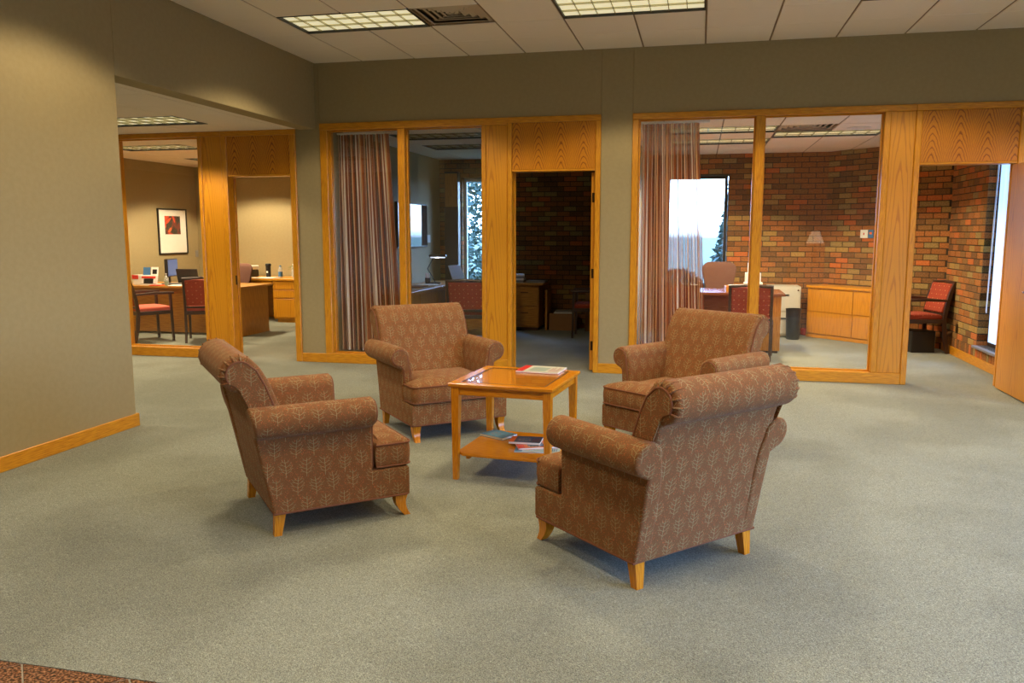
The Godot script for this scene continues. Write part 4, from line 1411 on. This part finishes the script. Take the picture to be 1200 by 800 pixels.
	solo("papers", box(Vector3(0.3, 0.01, 0.2), 0.001), mt.paper, "white papers on the credenza in front of the printer", "papers", Vector3(-3.22, 0.7405, -3.74), 0.0)
	var pl := thing("potted_plant", "small leafy plant in a pale pot at the credenza end", "plant", Vector3(-2.36, 0.735, -3.95))
	part(pl, "pot", mesh(lathe([[0.035, 0.0], [0.05, 0.09], [0.045, 0.09], [0.04, 0.07]], 16)), mt.white_plastic)
	for k in 7:
		var a := TAU * k / 7.0 + 0.4
		var d := Vector3(cos(a), 0, sin(a))
		var tip := d * 0.11 + Vector3(0, 0.16 + 0.02 * (k % 3), 0)
		var t := tube([Vector3(0, 0.07, 0), d * 0.04 + Vector3(0, 0.14, 0), tip], 0.003, 5)
		part(pl, "stem", mesh(t), mt.leaf_green)
		var leaf := Transform3D(Basis(Vector3.UP, -a) * Basis(Vector3.BACK, -0.3), tip) * ext(PackedVector2Array([Vector2(-0.02, 0), Vector2(0.01, 0.025), Vector2(0.07, 0), Vector2(0.01, -0.025)]), [[0.0, -0.001], [0.0, 0.001]], "y")
		part(pl, "leaf", mesh(leaf), mt.leaf_green)

func window_unit(nm: String, label: String, x0: float, x1: float, y0: float, y1: float, z: float, fm: Material) -> Node3D:
	var w := thing(nm, label, "window", Vector3.ZERO, 0.0, "", "structure")
	var t := 0.045
	slab(w, "frame", fm, x0, x0 + t, y0, y1, z - 0.03, z + 0.03)
	slab(w, "frame", fm, x1 - t, x1, y0, y1, z - 0.03, z + 0.03)
	slab(w, "frame", fm, x0 + t, x1 - t, y1 - t, y1, z - 0.03, z + 0.03)
	slab(w, "frame", fm, x0 + t, x1 - t, y0, y0 + t, z - 0.03, z + 0.03)
	slab(w, "pane", mt.glass, x0 + t, x1 - t, y0 + t, y1 - t, z - 0.004, z + 0.004, 0.0)
	slab(w, "sill", mt.slate, x0, x1, y0 - 0.025, y0, z - 0.05, ZB + 0.06)
	return w

func office_middle() -> void:
	window_unit("window_5", "tall window of the dark office with trees outside", 0.49, 1.24, 0.62, 2.35, ZB - 0.16, mt.window_white)
	curtain("striped sheer curtain drawn to the left side of the dark office screen", 0.16, 0.78, 0.125, 2.60, -0.24, 12)
	var cb := thing("tall_cabinet", "tall dark wood cabinet in the corner by the window", "cabinet")
	slab(cb, "body", mt.espresso, 0.25, 0.475, 0.0, 2.45, -4.06, -3.92)
	slab(cb, "upper_panel", mt.desk_up, 0.262, 0.463, 1.90, 2.42, -3.92, -3.905)
	slab(cb, "door", mt.espresso, 0.262, 0.463, 0.06, 1.88, -3.92, -3.905)
	# glazed picture on the side wall mirrors the window
	var pc := thing("framed_picture", "dark glazed picture on the side wall mirroring the window", "picture", Vector3(0.12, 1.60, -2.70), PI / 2)
	part(pc, "frame", box(Vector3(1.26, 0.64, 0.04), 0.004), mt.window_dark, Vector3(0, 0, 0.02))
	part(pc, "pane", box(Vector3(1.22, 0.60, 0.006), 0.0), mt.picture_gloss if mt.has("picture_gloss") else gloss(), Vector3(0, 0, 0.043))
	for k in 3:
		solo("light_switch", box(Vector3(0.01, 0.12, 0.075), 0.003), mt.white_plastic, ["leftmost pale switch plate of three by the tall cabinet", "middle pale switch plate of three by the tall cabinet", "rightmost pale switch plate of three, next to the tall cabinet"][2 - k], "switch", Vector3(0.126, 1.40, -3.52 + k * 0.085), 0.0, "switch plates in the dark office")
	var cr := thing("credenza", "dark credenza below the glazed picture in the dark office", "credenza")
	slab(cr, "top", mt.desk_x, 0.13, 0.70, 0.71, 0.745, -3.65, -0.75)
	slab(cr, "body", mt.desk_up, 0.13, 0.66, 0.06, 0.71, -3.62, -0.78)
	slab(cr, "plinth", mt.espresso, 0.13, 0.62, 0.0, 0.06, -3.60, -0.80)
	for k in 4:
		slab(cr, "door", mt.desk_up, 0.66, 0.68, 0.08, 0.69, -3.60 + k * 0.71, -2.92 + k * 0.71)
	var dk := thing("desk", "dark desk by the window of the unlit office", "desk")
	slab(dk, "top", mt.desk_x, 0.72, 1.55, 0.715, 0.745, -3.15, -2.35)
	slab(dk, "front_panel", mt.desk_x, 0.76, 1.5, 0.05, 0.715, -2.42, -2.40)
	slab(dk, "end_panel", mt.desk_up, 1.48, 1.51, 0.0, 0.715, -3.12, -2.38)
	slab(dk, "end_panel", mt.desk_up, 0.74, 0.77, 0.0, 0.715, -3.12, -2.38)
	guest_chair("red dotted guest chair behind the glass of the dark office", Vector3(1.27, 0, -1.75), facing(-0.12, -1.0), "red guest chairs", false, mt.red_cloth)
	var lm := thing("desk_lamp", "desk lamp with a lit tube head in the dark office", "lamp", Vector3(0.44, 0.745, -2.85))
	part(lm, "base", mesh(lathe([[0.08, 0.0], [0.08, 0.02], [0.02, 0.03]], 18)), mt.black_plastic)
	part(lm, "arm", mesh(tube([Vector3(0, 0.02, 0), Vector3(-0.12, 0.22, 0), Vector3(-0.02, 0.40, 0)], 0.008, 8)), mt.black_plastic)
	part(lm, "head", box(Vector3(0.26, 0.03, 0.07), 0.008), mt.black_plastic, Vector3(0.04, 0.41, 0))
	part(lm, "lamp_tube", mesh(Transform3D(Basis(Vector3.BACK, PI / 2), Vector3(0.04, 0.388, 0.0)) * lathe([[0.009, -0.11], [0.009, 0.11]], 10)), mt.lamp_tube)
	var ll := OmniLight3D.new()
	ll.name = "tube_light"
	ll.light_energy = 0.025
	ll.light_color = Color(0.9, 0.94, 1.0)
	ll.light_size = 0.02
	ll.omni_range = 3.0
	ll.omni_attenuation = 2.0
	ll.shadow_enabled = true
	lm.add_child(ll)
	ll.position = Vector3(0.04, 0.37, 0)
	var lp := thing("laptop", "open laptop with a pale lid edge on the dark office desk", "laptop", Vector3(0.92, 0.745, -2.85), facing(1.0, 0.25))
	part(lp, "keyboard_base", box(Vector3(0.34, 0.02, 0.24), 0.004), mt.grey_plastic, Vector3(0, 0.011, 0))
	part(lp, "lid", box(Vector3(0.34, 0.27, 0.010), 0.003), mt.white_plastic, Vector3(0, 0.145, -0.165), Vector3(-0.35, 0, 0))
	var pp := [[1.22, -2.52, 0.3, 0.22, "paper", "loose white papers on the dark desk near the laptop"], [0.45, -2.45, 0.28, 0.2, "paper", "scattered white papers on the credenza under the picture"], [0.42, -2.10, 0.22, 0.28, "cardboard", "brown folder on the credenza under the picture"], [1.36, -2.82, 0.22, 0.2, "paper", "papers at the right end of the dark desk"]]
	for k in pp.size():
		var a: Array = pp[k]
		solo("papers", box(Vector3(a[2], 0.016, a[3]), 0.002), mt[a[4]], a[5], "papers", Vector3(a[0], 0.7535, a[1]), 0.3 - 0.2 * k)
	var pc2 := thing("pen_cup", "dark pen cup with pens beside the desk lamp", "pen cup", Vector3(0.40, 0.745, -2.62))
	part(pc2, "cup", mesh(lathe([[0.04, 0.0], [0.042, 0.1], [0.036, 0.1], [0.036, 0.02]], 14)), mt.black_plastic)
	for k in 4:
		part(pc2, "pen", mesh(tube([Vector3(0.01 * k - 0.015, 0.02, 0), Vector3(0.016 * k - 0.024, 0.17, 0.012 * (k % 2))], 0.004, 6)), mt.white_plastic if k % 2 else mt.red_paper)
	var bx2 := thing("tissue_box", "small white box with red print by the window", "box", Vector3(1.30, 0.745, -3.02), 0.1)
	part(bx2, "box", box(Vector3(0.2, 0.12, 0.11), 0.004), mt.paper, Vector3(0, 0.061, 0))
	part(bx2, "print_band", box(Vector3(0.14, 0.03, 0.002), 0.0), mt.red_paper, Vector3(0, 0.08, 0.056))
	# seen through the doorway
	var fc := thing("desk_pedestal", "brown two-drawer desk pedestal piled with papers in the dark doorway", "cabinet")
	slab(fc, "body", mt.desk_up, 1.42, 1.86, 0.05, 0.70, -3.98, -3.55)
	slab(fc, "top", mt.desk_x, 1.38, 1.94, 0.70, 0.735, -4.02, -3.48)
	slab(fc, "plinth", mt.espresso, 1.44, 1.84, 0.0, 0.05, -3.96, -3.57)
	for d in [[0.08, 0.36], [0.38, 0.67]]:
		var dr := slab(fc, "drawer", mt.desk_x, 1.435, 1.845, d[0], d[1], -3.552, -3.53)
		part(dr, "pull", box(Vector3(0.12, 0.012, 0.012), 0.002), mt.bronze, Vector3(0, 0.06, 0.014))
	for k in 4:
		solo("papers", box(Vector3(0.26 - 0.03 * k, 0.03, 0.2), 0.002), mt.paper if k % 2 else mt.grey_plastic, ["bottom folder of the paper pile in the dark doorway", "second sheet stack of the pile in the dark doorway", "third folder of the pile in the dark doorway", "topmost papers of the pile in the dark doorway"][k], "papers", Vector3(1.48 + 0.01 * k, 0.7505 + 0.031 * k, -3.72), 0.08 * k, "paper pile in the dark office")
	solo("papers", box(Vector3(0.3, 0.03, 0.22), 0.002), mt.grey_plastic, "grey binder beside the paper pile in the dark doorway", "papers", Vector3(1.80, 0.7505, -3.70), 0.0)
	solo("folded_board", box(Vector3(0.03, 0.62, 0.4), 0.003), mt.desk_up, "narrow wooden board leaning beside the dark pedestal", "board", Vector3(1.965, 0.315, -3.80), 0.0)
	var cbx := thing("cardboard_box", "open cardboard box with papers on the floor of the dark office", "box", Vector3(2.20, 0, -3.82))
	for s in [-1.0, 1.0]:
		part(cbx, "side", box(Vector3(0.40, 0.26, 0.006), 0.0), mt.cardboard, Vector3(0, 0.13, s * 0.15))
		part(cbx, "side", box(Vector3(0.006, 0.26, 0.294), 0.0), mt.cardboard, Vector3(s * 0.197, 0.13, 0))
	part(cbx, "bottom", box(Vector3(0.38, 0.006, 0.28), 0.0), mt.cardboard, Vector3(0, 0.004, 0))
	for k in 3:
		solo("papers", box(Vector3(0.3, 0.02, 0.22), 0.002), mt.paper if k == 1 else mt.grey_plastic, ["lowest folder standing out of the cardboard box", "white papers lying in the cardboard box", "top folder lying on the cardboard box"][k], "papers", Vector3(2.19 + 0.02 * k, 0.245 + 0.022 * k, -3.82), 0.1 * k)
	guest_chair("dark armchair with red seat half behind the open door leaf", Vector3(2.72, 0, -3.05), facing(-1.0, 0.05), "red guest chairs", true, mt.red_cloth)
	solo("cardboard_box", box(Vector3(0.32, 0.62, 0.3), 0.004), mt.cardboard, "tall brown carton beside the door leaf of the dark office", "box", Vector3(2.72, 0.31, -3.80), 0.0)

func gloss() -> StandardMaterial3D:
	var m := plain("picture_gloss", rgb8(40, 44, 54), 0.03)
	m.metallic_specular = 1.0
	return m

func office_right() -> void:
	window_unit("window_6", "tall bright window of the brick office behind the curtain", 3.72, 4.62, 0.45, 2.34, ZB - 0.16, mt.window_dark)
	curtain("striped sheer curtain drawn to the left side of the brick office screen", 3.61, 4.20, 0.125, 2.62, -0.24, 12)
	# window in the side wall, with white upright blind
	var sw := thing("window_7", "side window with white blind and slate sill behind the open door", "window", Vector3.ZERO, 0.0, "", "structure")
	var za := -1.465
	var zb := -0.495
	slab(sw, "frame", mt.window_dark, 7.43, 7.49, 0.23, 2.5, za, za + 0.05)
	slab(sw, "frame", mt.window_dark, 7.43, 7.49, 0.23, 2.5, zb - 0.05, zb)
	slab(sw, "frame", mt.window_dark, 7.43, 7.49, 0.23, 0.28, za + 0.05, zb - 0.05)
	slab(sw, "frame", mt.window_dark, 7.43, 7.49, 2.45, 2.5, za + 0.05, zb - 0.05)
	slab(sw, "pane", mt.glass, 7.475, 7.483, 0.28, 2.45, za + 0.05, zb - 0.05, 0.0)
	slab(sw, "sill", mt.slate, 7.27, 7.50, 0.205, 0.23, za, zb)
	var bl := thing("vertical_blind", "white upright blind slats in the side window", "blind")
	slab(bl, "head_rail", mt.blind_white, 7.36, 7.42, 2.44, 2.48, za + 0.02, zb - 0.02)
	for k in 8:
		part(bl, "slat", sheet(0.11, 2.15), mt.blind_white, Vector3(7.405, 1.36, zb - 0.09 - k * 0.098), Vector3(0, -1.35, 0))
	part(bl, "cord", mesh(tube([Vector3(7.40, 2.44, za + 0.03), Vector3(7.39, 1.4, za + 0.03), Vector3(7.385, 0.62, za + 0.03), Vector3(7.385, 0.60, za + 0.045), Vector3(7.39, 1.4, za + 0.06), Vector3(7.40, 2.44, za + 0.06)], 0.004, 5)), mt.blind_white)
	# desk
	var dk := thing("desk", "red-brown desk with end panel in the brick office", "desk")
	slab(dk, "top", mt.walnut_x, 3.65, 5.28, 0.715, 0.75, -2.68, -1.86)
	slab(dk, "front_panel", mt.walnut_x, 3.70, 5.20, 0.1, 0.715, -2.03, -2.01)
	slab(dk, "pedestal", mt.desk_up, 4.90, 5.24, 0.03, 0.715, -2.62, -1.90)
	slab(dk, "end_panel", mt.desk_up, 3.70, 3.73, 0.0, 0.715, -2.62, -1.90)
	slab(dk, "plinth", mt.espresso, 4.92, 5.22, 0.0, 0.03, -2.60, -1.92)
	guest_chair("dark guest chair with red dotted back beside the right mullion", Vector3(4.86, 0, -1.50), facing(0.1, -1.0), "red guest chairs", false, mt.pink_cloth)
	guest_chair("dark guest armchair with red seat half hidden behind the curtain", Vector3(4.02, 0, -1.45), facing(0.05, -1.0), "red guest chairs", true, mt.pink_cloth)
	guest_chair("red armchair with dark arms in the corner seen through the right doorway", Vector3(6.93, 0, -2.50), facing(-0.97, 0.24), "red guest chairs", true, mt.red_cloth)
	desk_chair("taupe high-back office chair behind the desk before the brick wall", Vector3(4.53, 0, -3.15), facing(0.05, 1.0), mt.taupe_cloth, 1.09)
	var tr := thing("letter_tray", "wooden letter tray with papers on the brick office desk", "tray", Vector3(4.80, 0.75, -2.20), 0.05)
	part(tr, "tray_base", box(Vector3(0.46, 0.012, 0.30), 0.003), mt.oak_x, Vector3(0, 0.006, 0))
	for s in [-1.0, 1.0]:
		part(tr, "tray_side", box(Vector3(0.46, 0.06, 0.012), 0.003), mt.oak_x, Vector3(0, 0.035, s * 0.144))
		part(tr, "tray_side", box(Vector3(0.012, 0.06, 0.276), 0.003), mt.oak_z, Vector3(s * 0.224, 0.035, 0))
	solo("papers", box(Vector3(0.26, 0.02, 0.2), 0.002), mt.red_paper, "red folder lying in the wooden letter tray", "papers", Vector3(4.72, 0.776, -2.20), 0.1)
	var ca := thing("card_file", "white plastic desk organizer standing at the mullion", "organizer", Vector3(4.93, 0.75, -2.58), 0.0)
	part(ca, "body", box(Vector3(0.2, 0.22, 0.12), 0.006), mt.white_plastic, Vector3(0, 0.111, 0))
	part(ca, "tray", box(Vector3(0.24, 0.10, 0.10), 0.006), mt.white_plastic, Vector3(0, 0.05, 0.08))
	part(ca, "card", box(Vector3(0.12, 0.14, 0.01), 0.001), mt.paper, Vector3(-0.01, 0.28, 0), Vector3(-0.1, 0, 0))
	# file cabinet, bin, low cabinet
	var fc := thing("file_cabinet", "putty metal two-drawer file cabinet against the brick wall", "cabinet")
	slab(fc, "body", mt.putty_metal, 5.22, 5.66, 0.02, 0.73, -4.06, -3.58)
	for d in [[0.05, 0.36], [0.38, 0.70]]:
		var dr := slab(fc, "drawer", mt.putty_metal, 5.235, 5.645, d[0], d[1], -3.58, -3.562)
		part(dr, "handle", box(Vector3(0.12, 0.02, 0.016), 0.003), mt.black_metal, Vector3(0, 0.07, 0.014))
	part(fc, "lock", mesh(Transform3D(Basis(Vector3.RIGHT, PI / 2), Vector3(5.62, 0.68, -3.56)) * lathe([[0.012, -0.004], [0.012, 0.006]], 10)), mt.chrome)
	var tc := thing("waste_bin", "black round waste bin beside the file cabinet", "bin", Vector3(5.55, 0, -3.38))
	part(tc, "body", mesh(lathe([[0.085, 0.0], [0.092, 0.02], [0.105, 0.42], [0.098, 0.42], [0.085, 0.05]], 22)), mt.black_plastic)
	part(tc, "rim", mesh(lathe([[0.107, 0.415], [0.11, 0.425], [0.107, 0.435], [0.097, 0.435], [0.097, 0.415]], 22)), mt.black_metal)
	var ro := thing("red_bag", "small red package on the floor by the brick wall", "package", Vector3(5.80, 0, -3.92), 0.4)
	part(ro, "package", box(Vector3(0.14, 0.1, 0.1), 0.01), mt.red_paper, Vector3(0, 0.051, 0))
	var lc := thing("low_file_cabinet", "long low honey oak cabinet with four drawers along the angled brick wall", "cabinet", Vector3(5.76, 0, -3.755), -PI / 4)
	# local x runs along the wall, +z into the room; origin at the front left corner
	slab(lc, "body", mt.oak_up, 0.0, 1.30, 0.05, 0.71, -0.40, -0.02)
	slab(lc, "top", mt.oak_x, -0.012, 1.312, 0.71, 0.745, -0.40, 0.005)
	slab(lc, "plinth", mt.oak_x, 0.0, 1.30, 0.0, 0.05, -0.38, -0.012)
	for c in [[0.018, 0.75], [0.762, 1.282]]:
		for d in [[0.062, 0.36], [0.378, 0.682]]:
			var dr := slab(lc, "drawer", mt.oak_plank, c[0], c[1], d[0], d[1], -0.02, 0.0)
			part(dr, "pull", box(Vector3(c[1] - c[0] - 0.01, 0.012, 0.010), 0.002), mt.oak_x, Vector3(0, (d[1] - d[0]) / 2.0 + 0.004, 0.006))
	# thermostat and switch on the angled wall
	var sp := Vector3(6.515, 1.476, -3.584) + Vector3(-0.707, 0, 0.707) * 0.012
	var sn := thing("wall_switch", "white switch plate with blue label on the angled brick wall", "switch", sp, -PI / 4)
	part(sn, "plate", box(Vector3(0.115, 0.115, 0.01), 0.003), mt.white_plastic, Vector3(-0.06, 0, 0.005))
	part(sn, "toggle", box(Vector3(0.012, 0.03, 0.014), 0.002), mt.red_paper, Vector3(-0.06, 0, 0.012))
	part(sn, "plate", box(Vector3(0.08, 0.115, 0.01), 0.003), mt.blue_paper, Vector3(0.045, 0, 0.005))
	part(sn, "emblem", box(Vector3(0.04, 0.03, 0.004), 0.001), mt.orange_paper, Vector3(0.045, 0.01, 0.012))
	solo("black_box", box(Vector3(0.26, 0.27, 0.3), 0.008), mt.black_plastic, "black box on the floor under the corner armchair", "box", Vector3(6.97, 0.135, -2.50), facing(-0.97, 0.24))
	solo("power_outlet", box(Vector3(0.012, 0.11, 0.07), 0.003), mt.bronze, "dark outlet plate low on the brick side wall", "outlet", Vector3(7.314, 0.34, -2.18))

# =====================================================================  outdoors
func tree(label: String, at: Vector3, h: float, r: float, n: int, seed_: int, cat: String, cone: bool) -> void:
	var w := thing("tree" if cat == "tree" else "shrub", label, cat, at, 0.0, "plants outside the windows")
	part(w, "trunk", mesh(tube([Vector3(0, -0.1, 0), Vector3(0.05, h * 0.4, 0), Vector3(0, h * 0.85, 0.03)], [0.09, 0.06, 0.02], 8)), mt.bark)
	var g := RandomNumberGenerator.new()
	g.seed = seed_
	var t := PackedVector3Array()
	for i in n:
		var y := g.randf()
		var rr := r * sqrt(g.randf())
		if cone:
			rr *= 1.05 - y
		else:
			rr *= sqrt(maxf(0.05, 1.0 - pow(y * 2.0 - 1.0, 2.0)))
		var a := g.randf() * TAU
		var p := Vector3(cos(a) * rr, h * (0.08 + 0.92 * y), sin(a) * rr)
		var b := Basis(Vector3(g.randf_range(-1, 1), g.randf_range(-1, 1), g.randf_range(-1, 1)).normalized(), g.randf() * TAU)
		var s := g.randf_range(0.05, 0.10)
		var q := [b * Vector3(-s, 0, 0), b * Vector3(0, s * 0.45, 0.01), b * Vector3(s, 0, 0), b * Vector3(0, -s * 0.45, 0.01)]
		quad(t, p + q[0], p + q[1], p + q[2], p + q[3])
	var st := SurfaceTool.new()
	st.begin(Mesh.PRIMITIVE_TRIANGLES)
	for v in t:
		st.add_vertex(v)
	st.generate_normals()
	var o := part(w, "foliage", st.commit(), mt.shrub_leaf)
	o.set_meta("kind", "stuff")

func outside() -> void:
	cuboids("ground", mt.lawn, [[-250.0, 260.0, -0.4, -0.2, -290.0, 250.0]], "lawn outside the building", "ground", 0.0)
	tree("broad leafy tree filling the window of the dark office", Vector3(-1.3, -0.2, -9.0), 3.6, 1.7, 6000, 4, "tree", false)
	tree("dark cone-shaped evergreen at the edge of the bright window", Vector3(4.80, -0.2, -7.0), 2.6, 0.5, 2600, 5, "tree", true)
	tree("low green shrub below the bright window of the brick office", Vector3(3.9, -0.2, -5.6), 1.05, 0.5, 1500, 6, "shrub", false)
